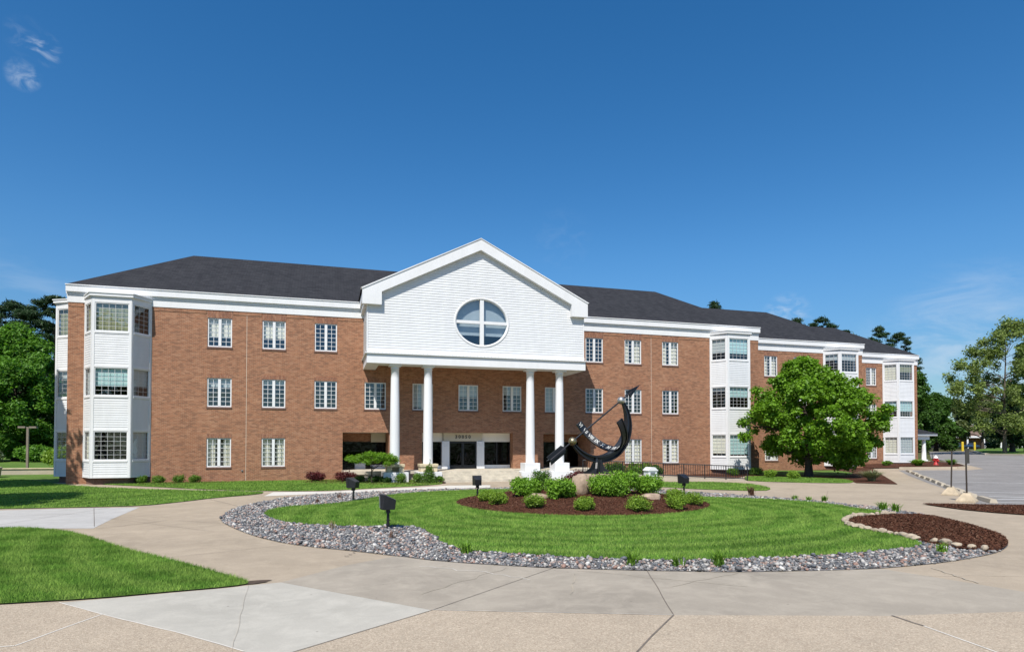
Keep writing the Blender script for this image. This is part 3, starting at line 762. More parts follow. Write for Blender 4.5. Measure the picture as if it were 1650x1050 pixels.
# lot: stall lines, kerbs
mb = MB()
for i in (0, 3, 6, 8):
    a = (39.2 - i * 2.0, -5.2 - i * 2.05)
    strip(mb, [(a[0] + .4, a[1] - .3), (a[0] + 3.6, a[1] - 2.8)], 0.09, 0.009)
strip(mb, [(25.9, -19.9), (29.5, -23.0)], 0.12, 0.009)
strip(mb, [(24.8, -21.0), (27.5, -21.6)], 0.12, 0.0093)
o = mb.build('parking_line', MAT['paint']); o['kind'] = 'structure'
mb = MB()
rr = random.Random(5)
for i in range(12):
    x = rr.uniform(34, 60); y = rr.uniform(-14, 0) - (60 - x) * .25
    strip(mb, wiggle((x, y), (x + rr.uniform(2, 9), y - rr.uniform(.4, 2.4)), 6, .15, i), rr.uniform(.03, .09), 0.0085)
o = mb.build('tar_seam', MAT['crackdark']); o['kind'] = 'structure'
mb = MB()
def kerb(pts, wd=0.16, h=0.14):
    n = len(pts)
    for a, b in zip(pts[:-1], pts[1:]):
        a = Vector((a[0], a[1], 0)); b = Vector((b[0], b[1], 0)); d = (b - a).normalized(); s = Vector((-d.y, d.x, 0)) * wd / 2
        za, zb = T(a.x, a.y), T(b.x, b.y)
        mb.hexa([(a.x - s.x, a.y - s.y, za - .05), (b.x - s.x, b.y - s.y, zb - .05), (b.x + s.x, b.y + s.y, zb - .05), (a.x + s.x, a.y + s.y, za - .05),
                 (a.x - s.x, a.y - s.y, za + h), (b.x - s.x, b.y - s.y, zb + h), (b.x + s.x, b.y + s.y, zb + h), (a.x + s.x, a.y + s.y, za + h)])
kerb([(93.1, 31.71), (86, 25.7), (79.57, 20.67), (75.33, 16.31), (75.13, 12.11), (76.02, 6.12), (80, 1)], 0.5, 0.16)
kerb([(44.8, 1.1), (46.4, -0.2), (47.93, -1.34), (49.2, -1.2), (50.1, -0.5), (53.2, 2.7), (55.1, 5.5), (56.1, 7.6)], 0.18, 0.13)
o = mb.build('kerb', MAT['kerb']); o['kind'] = 'structure'

# ------------------------------------------------------------------ the building
B = thing('brick_building', 'long three storey red brick building with white columned portico, bay windows and dark roof', 'building', (8.6, 0, 0))
rnd = random.Random(11)
X0, SP, WW = -6.475, 2.8985, 1.276
FL = [(0.84, 2.49), (4.26, 5.90), (7.67, 9.32)]
BAYZ = [(1.29, 2.83), (4.70, 6.20), (8.11, 9.63)]

def wallplane(mb, O, u, n, u0, u1, z0, z1, holes, depth=0.13):
    L = Loc(O, u, n)
    us = sorted({u0, u1} | {h[0] for h in holes} | {h[1] for h in holes})
    zs = sorted({z0, z1} | {h[2] for h in holes} | {h[3] for h in holes})
    for a, b in zip(us[:-1], us[1:]):
        for c, d in zip(zs[:-1], zs[1:]):
            mu, mz = (a + b) / 2, (c + d) / 2
            if any(h[0] < mu < h[1] and h[2] < mz < h[3] for h in holes): continue
            L.face(a, b, c, d, 0)
    P = L.P
    for h in holes:
        a, b, c, d = h[:4]; k = -(h[4] if len(h) > 4 else depth)
        L.quad(P(a, c, 0), P(a, d, 0), P(a, d, k), P(a, c, k))
        L.quad(P(b, c, 0), P(b, c, k), P(b, d, k), P(b, d, 0))
        L.quad(P(a, d, 0), P(b, d, 0), P(b, d, k), P(a, d, k))
        L.quad(P(a, c, 0), P(a, c, k), P(b, c, k), P(b, c, 0))
    mb.add(L.v, L.f)

def casement(O, u, n, u0, z0, w_, h, top=None, curtain=None, half=None):
    """a double casement: white frame and muntins > pane, curtain, sill, lintel"""
    L = Loc(O, u, n); e = 0.065
    d0, d1 = -0.115, -0.035
    u1, z1 = u0 + w_, z0 + h
    L.bx(u0 + .002, u0 + e, z0 + .002, z1 - .002, d0, d1); L.bx(u1 - e, u1 - .002, z0 + .002, z1 - .002, d0, d1)
    L.bx(u0 + e, u1 - e, z0 + .002, z0 + e + .01, d0, d1); L.bx(u0 + e, u1 - e, z1 - e, z1 - .002, d0, d1)
    c = (u0 + u1) / 2
    L.bx(c - .075, c + .075, z0 + e + .01, z1 - e, d0, d1 + .012)
    for a, b in ((u0 + e, c - .075), (c + .075, u1 - e)):
        m_ = (a + b) / 2
        L.bx(m_ - .012, m_ + .012, z0 + e + .01, z1 - e, -.088, -.055)
        for k in range(1, 6):
            zz = z0 + e + (h - 2 * e) * k / 6
            L.bx(a, m_ - .012, zz - .011, zz + .011, -.087, -.056); L.bx(m_ + .012, b, zz - .011, zz + .011, -.087, -.056)
    fr = L.build('window', MAT['white'], B)
    G = Loc(O, u, n); G.face(u0 + .01, u1 - .01, z0 + .01, z1 - .01, -.080); G.build('pane', MAT['glass'], fr)
    S = Loc(O, u, n); S.bx(u0 - .03, u1 + .03, z0 - .10, z0 - .002, -.12, .035); S.build('sill', MAT['sill'], fr)
    if top:
        S = Loc(O, u, n); S.bx(u0 - .02, u1 + .02, z1 + .003, top, -.11, .012); S.build('lintel', MAT['soldier'], fr)
    if curtain:
        S = Loc(O, u, n)
        if 'blind' in curtain:
            k = half or .4; S.face(u0, u1, z1 - h * k, z1, -.22); S.build('blind', MAT['sheer' if curtain == 'blind' else 'curtain'], fr)
        else:
            # two gathered drapes
            f0 = rnd.uniform(.22, .5)
            for a, b in ((u0, u0 + w_ * f0), (u1 - w_ * f0, u1)):
                q = 10
                for i in range(q):
                    ua, ub = a + (b - a) * i / q, a + (b - a) * (i + 1) / q
                    da, db = (-.24, -.29) if i % 2 else (-.29, -.24)
                    S.quad(S.P(ua, z0, da), S.P(ub, z0, db), S.P(ub, z1, db), S.P(ua, z1, da))
            S.build('curtain', MAT[curtain], fr)
    return fr

def siding(L, u0, u1, z0, z1, lap=0.125, hole=None):
    z = z0
    while z < z1 - 1e-4:
        zt = min(z + lap, z1)
        L.quad(L.P(u0, z, .020), L.P(u1, z, .020), L.P(u1, zt, .002), L.P(u0, zt, .002))
        L.quad(L.P(u0, z, .002), L.P(u1, z, .002), L.P(u1, z, .020), L.P(u0, z, .020))
        z = zt

def bay(O, u, n, looks, z0=0.36):
    """three sided white bay: trim > siding, window (named per opening) with pane and blind under the bay"""
    O = Vector(O); u = Vector(u); n = Vector(n)
    hb, hf, dp = 1.6, 0.92, 1.1
    pl = [O - u * hb, O - u * hf + n * dp, O + u * hf + n * dp, O + u * hb]
    tr = MB(); sds = []; frames = []
    for fi in range(3):
        a, b = pl[fi], pl[fi + 1]
        uu = (b - a); ln = uu.length; uu.normalize(); nn = Vector((uu.y, -uu.x, 0))
        if nn.dot(n) < 0: nn = -nn
        L = Loc(a, uu, nn)
        pw = .12
        L.bx(0, pw, z0, 9.88, -.06, .030); L.bx(ln - pw, ln, z0, 9.88, -.06, .030)
        L.bx(pw, ln - pw, 9.70, 9.88, -.06, .024)
        L.bx(pw, ln - pw, z0, z0 + .08, -.06, .022)
        zb = z0 + .08
        for k, (wa, wb) in enumerate(BAYZ):
            S = Loc(a, uu, nn); siding(S, pw, ln - pw, zb, wa - .10); sds.append(S)
            L.bx(pw, ln - pw, wa - .10, wa, -.06, .045)
            nb = 9.70 if k == 2 else wb + .10
            L.bx(pw, ln - pw, wb, nb, -.06, .026)
            zb = nb
            W = Loc(a, uu, nn); Mu = Loc(a, uu, nn); ua, ub = pw, ln - pw; e = .05
            W.bx(ua + .001, ua + e, wa, wb, -.05, .004); W.bx(ub - e, ub - .001, wa, wb, -.05, .004)
            W.bx(ua + e, ub - e, wa, wa + e, -.05, .004); W.bx(ua + e, ub - e, wb - e, wb, -.05, .004)
            nc = 5 if fi == 1 else 3
            for i in range(1, nc):
                x = ua + e + (ub - ua - 2 * e) * i / nc; Mu.bx(x - .008, x + .008, wa + e, wb - e, -.033, -.022)
            for i in range(1, 6):
                z = wa + e + (wb - wa - 2 * e) * i / 6; Mu.bx(ua + e, ub - e, z - .008, z + .008, -.0325, -.0225)
            G = Loc(a, uu, nn); G.face(ua, ub, wa, wb, -.034)
            look = looks[k][fi]; C_ = None
            if look:
                C_ = Loc(a, uu, nn); fr = look[1]
                C_.face(ua + .01, ub - .01, wb - (wb - wa) * fr, wb - .01, -.14)
            frames.append((W, Mu, G, C_, look))
        tr.add(L.v, L.f)
    # cap: a projecting moulding in two steps with a flat lead roof
    def ring(k): return [O - u * (hb + k * .6) + n * 0.0, O - u * (hf + k * .7) + n * (dp + k), O + u * (hf + k * .7) + n * (dp + k), O + u * (hb + k * .6)]
    for k, za, zb in ((.05, 9.88, 9.95), (.13, 9.95, 10.10), (.17, 10.10, 10.15)):
        tr.prism([(p.x, p.y) for p in (ring(k) if ring(k)[0].x < ring(k)[3].x or True else ring(k))], za, zb)
    t = tr.build('bay_window', MAT['white'], B)
    for S in sds: S.build('siding', MAT['siding'], t)
    fb = MB(); fb.prism([(p.x, p.y) for p in [O - u * (hb - .15), O - u * (hf - .12) + n * (dp - .2), O + u * (hf - .12) + n * (dp - .2), O + u * (hb - .15)]], -0.1, z0 - .002)
    fb.build('foundation', MAT['sill'], t)
    for W, Mu, G, C_, look in frames:
        W.build('window', MAT['white'], t); Mu.build('muntin_grid', MAT['muntin'], t); G.build('pane', MAT['glass'], t)
        if C_: C_.build('blind', MAT[look[0]], t)

ux, ny = (1, 0, 0), (0, -1, 0)
# --- main block
cols2 = list(range(11)); col3 = [0, 1, 2, 8, 9, 10]; col1 = [0, 1, 9, 10]
holes = []
for k, cs in enumerate((col1, cols2, col3)):
    for c in cs:
        u0 = X0 + SP * c
        holes.append((u0, u0 + WW, FL[k][0], FL[k][1]))
REC = [(0.95, 3.70, 0.57, 2.86), (5.72, 11.62, 0.57, 2.86), (13.70, 17.05, 0.57, 2.86)]
for r in REC: holes.append((r[0], r[1], r[2], r[3], 0.4))
BAYS_MAIN = [-10.91, 27.95]
for c in BAYS_MAIN: holes.append((c - 1.45, c + 1.45, 0.5, 9.7))
mb = MB()
Zt = 10.0
wallplane(mb, (0, 0, 0), ux, ny, -13.3, 30.45, -0.1, Zt, holes)
wallplane(mb, (-13.3, 10.3, 0), (0, -1, 0), (-1, 0, 0), 0, 10.3, -0.1, Zt, [(10.3 - 2.5 - 1.45, 10.3 - 2.5 + 1.45, 0.5, 9.7)])
wallplane(mb, (30.45, 0, 0), (0, 1, 0), (1, 0, 0), 0, 10.3, -0.1, Zt, [])
wallplane(mb, (30.45, 10.3, 0), (-1, 0, 0), (0, 1, 0), 0, 43.75, -0.1, Zt, [])
wl = mb.build('wall', MAT['brick'], B)
# corbelled course of bricks just under the frieze, between the windows
def corbel(u0, u1, y, par):
    mb = MB(); mb.box(u0, u1, y - .022, y - .001, 9.55, 9.76); mb.build('corbel_course', MAT['brick'], par)
edges = [-13.3]
for c in col3: edges += [X0 + SP * c - .05, X0 + SP * c + WW + .05]
segs = [(-13.3, -12.6), (-9.25, X0 - .05), (X0 + WW + .05, X0 + SP - .05), (X0 + SP + WW + .05, X0 + 2 * SP - .05), (X0 + 2 * SP + WW + .05, 2.1),
        (X0 + 8 * SP + WW + .05, X0 + 9 * SP - .05), (X0 + 9 * SP + WW + .05, X0 + 10 * SP - .05), (X0 + 10 * SP + WW + .05, 26.3), (29.6, 30.45)]
for a, b in segs: corbel(a, b, 0, wl)
for x in (-4.41, 21.64):
    mb = MB(); mb.box(x - .014, x + .014, -.006, -.001, 0.0, 9.75); mb.build('expansion_joint', MAT['joint'], wl)
mb = MB(); mb.lathe([(.05, 0), (.05, .03), (.03, .05)], n=10)
hb_ = mb.build('hose_valve', MAT['lens'], wl, local=True); hb_.rotation_euler = (PI / 2, 0, 0); hb_.location = (-4.6 - 8.6, -.001, .62)
looks3 = {0: ('cblind', .66), 1: ('cblind', .6), 2: None, 8: None, 9: ('curtain', None), 10: ('curtain', None)}
for k, cs in enumerate((col1, cols2, col3)):
    for c in cs:
        u0 = X0 + SP * c
        top = 9.757 if k == 2 else FL[k][1] + .23
        if k == 2: cu = looks3[c]
        elif k == 1: cu = {0: ('blind', .3), 1: ('blind', .2), 3: None, 4: ('blind', .9), 5: ('blind', .45), 6: ('blind', .35), 7: ('blind', 1), 9: ('blind', .15)}.get(c, None)
        else: cu = ('curtain', None) if c in (0, 1) else ('curtain', None)
        casement((0, 0, 0), ux, ny, u0, FL[k][0], WW, FL[k][1] - FL[k][0], top, cu[0] if cu else None, cu[1] if cu else None)
D_ = None
bay((-10.91, 0, 0), ux, ny, [[('curtain', 1), None, ('sheer', 1)], [('sheer', 1), ('teal', .66), ('sheer', .62)], [('olive', .9), ('olive', .97), None]])
bay((27.95, 0, 0), ux, ny, [[('curtain', .86), ('teal', .9), None], [('sheer', .2), ('teal', .5), None], [('sheer', .66), ('teal', .7), None]])
bay((-13.3, 2.5, 0), (0, -1, 0), (-1, 0, 0), [[None, None, None], [None, None, ('sheer', .3)], [None, None, ('olive', .95)]])

def cornice(mb, x0, x1, y0, y1, sides):
    """white frieze, stepped soffit and fascia; sides is which of W, E to return round"""
    xe0 = x0 - (.04 if 'W' in sides else -.0); xe1 = x1 + (.04 if 'E' in sides else 0)
    mb.box(xe0, xe1, y0 - .05, y0 + .12, 9.76, 10.12)
    mb.box(xe0, xe1, y0 - .075, y0 + .12, 10.122, 10.21)
    mb.box(xe0 - .002, xe1 + .002, y0 - .11, y0 + .12, 10.212, 10.31)
    mb.box(xe0 - .03, xe1 + .03, y0 - .20, y0 + .12, 10.312, 10.65)
    mb.box(xe0 - .05, xe1 + .05, y0 - .24, y0 + .12, 10.652, 10.70)
    for s in sides:
        x, k = (xe0, -1) if s == 'W' else (xe1, 1)
        for (w_, za, zb) in ((.05, 9.76, 10.09), (.12, 10.092, 10.25), (.16, 10.252, 10.58)):
            a, b = sorted((x - k * .1, x + k * (w_ - .04)))
            mb.box(a, b, y0 + .122, y1 - .002, za, zb)
mb = MB()
cornice(mb, -13.3, 30.42, 0, 10.3, 'WE')
cn = mb.build('cornice', MAT['white'], B)
def hip(mb, x0, x1, y0, y1, ze, xr0, xr1, yr, zr, left=True):
    a, b, c, d = (x0, y0, ze), (x1, y0, ze), (x1, y1, ze), (x0, y1, ze)
    r0, r1 = (xr0, yr, zr), (xr1, yr, zr)
    mb.quad(a, b, r1, r0); mb.add([b, c, r1], [(0, 1, 2)]); mb.quad(c, d, r0, r1)
    mb.add([d, a, r0], [(0, 1, 2)])
    mb.quad(d, c, b, a)
mb = MB(); hip(mb, -13.33, 30.44, -.20, 10.5, 10.702, -8.16, 24.8, 5.0, 14.16); mb.build('roof', MAT['roof'], B)
mb = MB(); hip(mb, 20, 43.95, 3.60, 14.3, 10.704, 24.6, 38.25, 8.8, 14.12); mb.build('roof', MAT['roof'], B)
mb = MB(); hip(mb, 36, 54.6, 7.50, 18.2, 10.706, 41, 49.7, 12.7, 14.0); mb.build('roof', MAT['roof'], B)

# --- the two wings that step back
h2 = []
for x in (34.0, 36.9):
    for a, b in FL: h2.append((x, x + WW, a, b))
h2.append((41.45 - 1.45, 41.45 + 1.45, 0.5, 9.7))
mb = MB()
wallplane(mb, (0, 3.8, 0), ux, ny, 30.45, 43.92, -0.1, Zt, h2)
wallplane(mb, (43.92, 3.8, 0), (0, 1, 0), (1, 0, 0), 0, 10.2, -0.1, Zt, [])
wallplane(mb, (43.92, 14, 0), (-1, 0, 0), (0, 1, 0), 0, 13.4, -0.1, Zt, [])
w2 = mb.build('wall', MAT['brick'], B)
h3 = [(48.40, 48.40 + 1.2, a, b) for a, b in FL] + [(51.95 - 1.45, 51.95 + 1.45, 0.6, 9.7)]
mb = MB()
wallplane(mb, (0, 7.7, 0), ux, ny, 43.92, 54.55, -0.1, Zt, h3)
wallplane(mb, (54.55, 7.7, 0), (0, 1, 0), (1, 0, 0), 0, 10.2, -0.1, Zt, [])
wallplane(mb, (54.55, 17.9, 0), (-1, 0, 0), (0, 1, 0), 0, 10.6, -0.1, Zt, [])
w3 = mb.build('wall', MAT['brick'], B)
for x in (34.0, 36.9):
    for k, (a, b) in enumerate(FL):
        casement((0, 3.8, 0), ux, ny, x, a, WW, b - a, 9.757 if k == 2 else b + .23, 'curtain' if k != 1 else None)
for k, (a, b) in enumerate(FL):
    casement((0, 7.7, 0), ux, ny, 48.40, a, 1.2, b - a, 9.757 if k == 2 else b + .23, 'curtain' if k else 'sheer')
bay((41.45, 3.8, 0), ux, ny, [[('sheer', .5), ('sheer', .5), None], [('sheer', .4), ('sheer', .4), None], [('sheer', .33), ('sheer', .36), None]])
bay((51.95, 7.7, 0), ux, ny, [[('curtain', 1), ('sheer', 1), None], [('teal', .6), ('teal', .66), None], [('curtain', .95), ('olive', .5), None]], z0=0.45)
mb = MB(); cornice(mb, 30.47, 43.92, 3.8, 14, 'E'); mb.build('cornice', MAT['white'], B)
mb = MB(); cornice(mb, 43.94, 54.55, 7.7, 17.9, 'E'); mb.build('cornice', MAT['white'], B)
for a, b, y, par in ((30.5, 33.95, 3.8, w2), (35.35, 36.85, 3.8, w2), (38.25, 39.8, 3.8, w2), (43.1, 43.92, 3.8, w2), (44.0, 48.3, 7.7, w3), (49.7, 50.3, 7.7, w3)): corbel(a, b, y, par)
# low canopy on a column at the far end of the building
mb = MB()
mb.box(54.6, 58.9, 9.2, 13.5, 3.02, 3.22)
mb.box(54.6, 58.2, 9.5, 13.2, 2.62, 3.0)
sp = mb.build('side_porch', MAT['white'], B)
mb = MB(); mb.add([(54.6, 9.1, 3.222), (59.0, 9.1, 3.222), (59.0, 13.6, 3.222), (54.6, 13.6, 3.222), (54.6, 9.9, 4.15), (56.4, 11.3, 4.15), (54.6, 12.7, 4.15)], [(0, 1, 5, 4), (1, 2, 5), (2, 3, 6, 5), (4, 5, 6), (3, 2, 1, 0)])
mb.build('porch_roof', MAT['roof'], sp)
for y in (9.85, 12.8):
    mb = MB(); mb.lathe([(.34, .48), (.34, .62), (.20, .64), (.19, 1.5), (.16, 2.62)], (57.85, y, 0)); mb.build('column', MAT['white'], sp)
mb = MB(); mb.box(54.6, 58.6, 9.2, 13.5, 0.2, 0.5); mb.build('slab', MAT['kerb'], sp)
for y in (10.4, 12.2):
    mb = MB(); mb.tube([(58.7, y, .42), (58.75, y, 1.35), (59.6, y, 1.2), (59.65, y, .42)], .03); mb.build('handrail', MAT['black'], sp)

# added floor slabs and back partition, painted dark to block light behind windows
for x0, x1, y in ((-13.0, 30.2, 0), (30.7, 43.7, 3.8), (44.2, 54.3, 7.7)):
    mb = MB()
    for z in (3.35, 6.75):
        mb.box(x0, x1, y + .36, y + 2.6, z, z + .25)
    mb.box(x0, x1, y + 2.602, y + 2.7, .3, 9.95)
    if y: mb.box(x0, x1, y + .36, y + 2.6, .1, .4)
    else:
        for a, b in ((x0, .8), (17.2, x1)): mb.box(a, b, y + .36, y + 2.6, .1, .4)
    mb.build('blackout_partition', MAT['room'], B)
# --- recessed ground floor openings
def niche(x0, x1, yd, back):   # walls and soffit of a recess
    mb = MB(); z0, z1 = .57, 2.86
    mb.quad((x0, 0.39, z0), (x0, yd, z0), (x0, yd, z1), (x0, 0.39, z1)); mb.quad((x1, 0.39, z0), (x1, 0.39, z1), (x1, yd, z1), (x1, yd, z0))
    if back: mb.quad((x0, yd, z0), (x1, yd, z0), (x1, yd, z1), (x0, yd, z1))
    r = mb.build('recess_wall', MAT['brick'], B)
    mb = MB(); mb.quad((x0, .39, 2.858), (x1, .39, 2.858), (x1, yd, 2.858), (x0, yd, 2.858)); mb.build('recess_ceiling', MAT['soffit'], r)
niche(0.95, 3.70, 2.2, True); niche(13.70, 17.05, 2.2, True); niche(5.72, 11.62, .78, False)
# entrance screen
mb = MB()
mb.box(7.16, 9.68, .55, .80, 2.34, 2.857)
en = mb.build('entrance', MAT['beige'], B, bevel=.008)
for a, b in ((5.74, 7.14), (9.70, 11.60)):
    mb = MB(); mb.box(a, b, .70, .80, 2.30, 2.857); mb.build('upper_panel', MAT['soffit'], en)
for a in (7.06, 9.34):
    mb = MB(); mb.box(a, a + .48, .50, .82, .58, 2.338)
    mb.box(a - .02, a + .50, .48, .499, .58, .74); mb.box(a - .012, a + .492, .484, .4995, 1.98, 2.02)
    mb.tube([(a + .24 + .14 * math.cos(t), .49, 2.18 + .14 * math.sin(t)) for t in [2 * PI * i / 20 for i in range(21)]], .013, 6)
    mb.build('pilaster', MAT['white'], en)
for a, b in ((5.74, 7.05), (9.84, 11.60)):
    mb = MB(); mb.box(a, b, .68, .80, .58, .80); mb.build('knee_wall', MAT['white'], en)
    for u_ in (a, (a + b) / 2 - .025, b - .05):
        mb = MB(); mb.box(u_, u_ + .05, .70, .77, .802, 2.298); mb.build('mullion', MAT['black'], en)
    mb = MB(); mb.quad((a, .74, .8), (b, .74, .8), (b, .74, 2.3), (a, .74, 2.3)); mb.build('side_glass', MAT['darkglass'], en)
for a, b in ((7.56, 8.44), (8.46, 9.33)):
    mb = MB()
    mb.box(a, a + .07, .68, .74, .59, 2.33); mb.box(b - .07, b, .68, .74, .59, 2.33); mb.box(a + .07, b - .07, .68, .74, .59, .80); mb.box(a + .07, b - .07, .68, .74, 2.22, 2.33)
    hx = b - .16 if a < 8 else a + .16
    mb.tube([(hx, .66, 1.1), (hx, .60, 1.14), (hx, .60, 1.56), (hx, .66, 1.6)], .016, 6)
    dd = mb.build('door', MAT['black'], en)
    mb = MB(); mb.quad((a, .72, .6), (b, .72, .6), (b, .72, 2.32), (a, .72, 2.32)); mb.build('door_glass', MAT['darkglass'], en)
for x0, x1 in ((0.97, 3.68), (13.72, 17.03)):
    mb = MB()
    mb.quad((x0, 2.15, .6), (x1, 2.15, .6), (x1, 2.15, 2.3), (x0, 2.15, 2.3)); mb.build('side_glass', MAT['darkglass'], en)
mb = MB(); mb.box(2.75, 3.66, 1.9, 2.1, 2.28, 2.85); mb.build('upper_panel', MAT['beige'], en)
for a, b, zt in ((1.75, 2.4, 1.02), (2.75, 3.66, .84)):
    mb = MB(); mb.box(a, b, 1.87, 2.07, .58, zt); mb.build('knee_wall', MAT['white'], en)
# unseen black backing added so that no daylight leaks through the glass
mb = MB(); mb.box(5.5, 11.9, 2.3, 2.4, 0.3, 3.2); mb.build('lobby_blackout', MAT['dark'], en)
def text(body, size, m, parent, mat4, name, ext=0.012, spacing=1.0, bold=0.0):
    cu = bpy.data.curves.new(name, 'FONT'); cu.body = body; cu.size = size; cu.extrude = ext; cu.align_x = 'CENTER'; cu.align_y = 'CENTER'; cu.space_character = spacing; cu.offset = bold
    to = bpy.data.objects.new('tmp_text', cu); COL.objects.link(to)
    dg = bpy.context.evaluated_depsgraph_get()
    me = bpy.data.meshes.new_from_object(to.evaluated_get(dg)); bpy.data.objects.remove(to)
    me.transform(mat4)
    if m is None: return me
    me.materials.clear(); me.materials.append(m); me.name = name
    o = bpy.data.objects.new(name, me); COL.objects.link(o); o.parent = parent
    return o
off = Matrix.Translation(-origin_of(en))
text('30050', .29, MAT['black'], en, off @ Matrix.Translation((8.42, .535, 2.615)) @ Matrix.Rotation(PI / 2, 4, 'X'), 'house_number', .012, 1.5, .005)

# --- portico
PX0, PX1 = 2.16, 15.22
FY = -3.15
def gz(x): return 13.72 - abs(x - 8.63) * .496        # lower edge of the gable boards
L = Loc((0, FY, 0), ux, ny)
cx_, cz_, rx_, rz_ = 8.76, 9.29, 1.60, 1.40
lap = .147; z = 7.42
while z < 13.7:
    for sgi in range(3):
        za, zb = z + lap * sgi / 3, z + lap * (sgi + 1) / 3
        da, db = .024 - .018 * sgi / 3, .024 - .018 * (sgi + 1) / 3
        zm = (za + zb) / 2
        half = min((PX1 - PX0) / 2, max(0, (13.72 - zm) / .496))
        if half <= 0.02: continue
        x0, x1 = max(PX0, 8.63 - half), min(PX1, 8.63 + half)
        t = ((zm - cz_) / rz_)
        spans = [(x0, x1)]
        if abs(t) < 1:
            k = rx_ * math.sqrt(1 - t * t); spans = [(x0, cx_ - k), (cx_ + k, x1)]
        for a, b in spans:
            L.quad(L.P(a, za, da), L.P(b, za, da), L.P(b, zb, db), L.P(a, zb, db))
            if sgi == 0: L.quad(L.P(a, za, .002), L.P(b, za, .002), L.P(b, za, da), L.P(a, za, da))
    z += lap
# the two cheeks
for xx, nn, O in ((PX0, (-1, 0, 0), (PX0, 0, 0)), (PX1, (1, 0, 0), (PX1, FY, 0))):
    S = Loc(O, (0, -1, 0) if nn[0] < 0 else (0, 1, 0), nn); siding(S, 0, -FY, 7.42, 10.6, .147); L.add(S.v, S.f)
pt = L.build('portico', MAT['siding'], B)
for x in (PX0 - .025, PX1 - .055):
    mb = MB(); mb.box(x, x + .08, FY - .035, FY + .05, 7.42, 10.2); mb.build('corner_board', MAT['white'], pt)
# raking cornice and return blocks
mb = MB()
sl = .496
rk = [(1.88, 10.80), (8.63, 14.14), (15.38, 10.80), (15.38, 9.93), (14.32, 9.93), (14.32, 10.66), (8.63, 13.49), (2.94, 10.66), (2.94, 9.93), (1.88, 9.93)]
mb.prism_xz([rk[0], rk[1], rk[6], rk[7], rk[8], rk[9]], -3.46, FY + .02)
mb.prism_xz([rk[1], rk[2], rk[3], rk[4], rk[5], rk[6]], -3.46, FY + .02)
mb.prism_xz([(1.80, 10.80), (8.63, 14.18), (8.63, 14.14), (1.88, 10.76)], -3.50, FY + .02)
mb.prism_xz([(8.63, 14.18), (15.46, 10.80), (15.38, 10.76), (8.63, 14.14)], -3.50, FY + .02)
mb.build('raking_cornice', MAT['white'], pt)
mb = MB()
# eaves along the portico's sides
for a, b in ((1.90, PX0 - .01), (PX1 + .01, 15.36)):
    mb = MB(); mb.box(a, b, FY + .022, -.02, 10.25, 10.72); mb.box(max(a, 1.98), min(b, 15.28), FY + .024, -.02, 9.95, 10.248); mb.build('eave', MAT['white'], pt)
mb = MB()
mb.quad((1.82, FY + .02, 10.80), (8.63, FY + .02, 14.17), (8.63, 4.9, 14.17), (1.82, 4.9, 10.80)); mb.quad((8.63, FY + .02, 14.17), (15.44, FY + .02, 10.80), (15.44, 4.9, 10.80), (8.63, 4.9, 14.17))
mb.build('portico_roof', MAT['roof'], pt)
# round window
mb = MB(); n_ = 64
def ell(k, d): return [Vector((cx_ + (rx_ + k) * math.cos(2 * PI * i / n_), FY - d, cz_ + (rz_ + k) * math.sin(2 * PI * i / n_))) for i in range(n_)]
prof = [(-.06, -.22), (-.06, .035), (.04, .055), (.075, .03), (.075, -.01)]
rings = [ell(*p) for p in prof]
mb.add([q for r in rings for q in r], [(i * n_ + k, (i + 1) * n_ + k, (i + 1) * n_ + (k + 1) % n_, i * n_ + (k + 1) % n_) for i in range(len(prof) - 1) for k in range(n_)], True)
mb.box(cx_ - .115, cx_ + .115, FY - .02, FY + .10, cz_ - rz_ + .03, cz_ + rz_ - .03)
mb.box(cx_ - rx_ + .03, cx_ - .116, FY - .015, FY + .10, cz_ - .085, cz_ + .085); mb.box(cx_ + .116, cx_ + rx_ - .03, FY - .015, FY + .10, cz_ - .085, cz_ + .085)
rw = mb.build('round_window', MAT['white'], pt)
mb = MB(); mb.add(ell(-.05, -.10), [tuple(range(n_))[::-1]]); mb.build('round_pane', MAT['glass'], pt)
mb = MB(); mb.box(cx_ - 1.9, cx_ + 1.9, FY + .30, FY + .33, 8.55, 11.2); mb.build('round_blind', MAT['greyblind'], pt)
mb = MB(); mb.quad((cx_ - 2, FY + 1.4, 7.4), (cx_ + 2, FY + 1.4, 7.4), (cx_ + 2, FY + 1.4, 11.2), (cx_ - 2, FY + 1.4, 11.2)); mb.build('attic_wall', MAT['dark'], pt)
# scalloped trim, ledge and entablature
mb = MB()
mb.box(PX0 - .03, PX1 + .03, FY - .105, -.02, 7.37, 7.42)
q = 62; wd = (PX1 - PX0 + .02) / q
for i in range(q):
    a = PX0 - .01 + wd * i
    poly = [(a, 7.37), (a, 7.325)] + [(a + wd / 2 - wd / 2 * .96 * math.cos(PI * k / 6), 7.325 - .10 * math.sin(PI * k / 6)) for k in range(1, 6)] + [(a + wd, 7.325), (a + wd, 7.37)]
    mb.prism_xz(poly, FY - .10, FY - .018)
mb.build('scalloped_trim', MAT['white'], pt)
mb = MB()
mb.box(PX0 - .01, PX1 + .01, FY - .016, -.02, 7.20, 7.369)
mb.box(PX0 - .12, PX1 + .12, -3.50, -.02, 7.185, 7.235)
mb.box(PX0 - .02, PX1 + .02, -3.40, -2.42, 6.66, 7.183)
for a, b in ((PX0 - .02, PX0 + .70), (PX1 - .70, PX1 + .02)): mb.box(a, b, -2.418, -.02, 6.66, 7.183)
mb.build('entablature', MAT['white'], pt)
mb = MB(); mb.quad((PX0 + .7, -2.42, 6.93), (PX0 + .7, -.02, 6.93), (PX1 - .7, -.02, 6.93), (PX1 - .7, -2.42, 6.93)); mb.build('portico_ceiling', MAT['soffit'], pt)
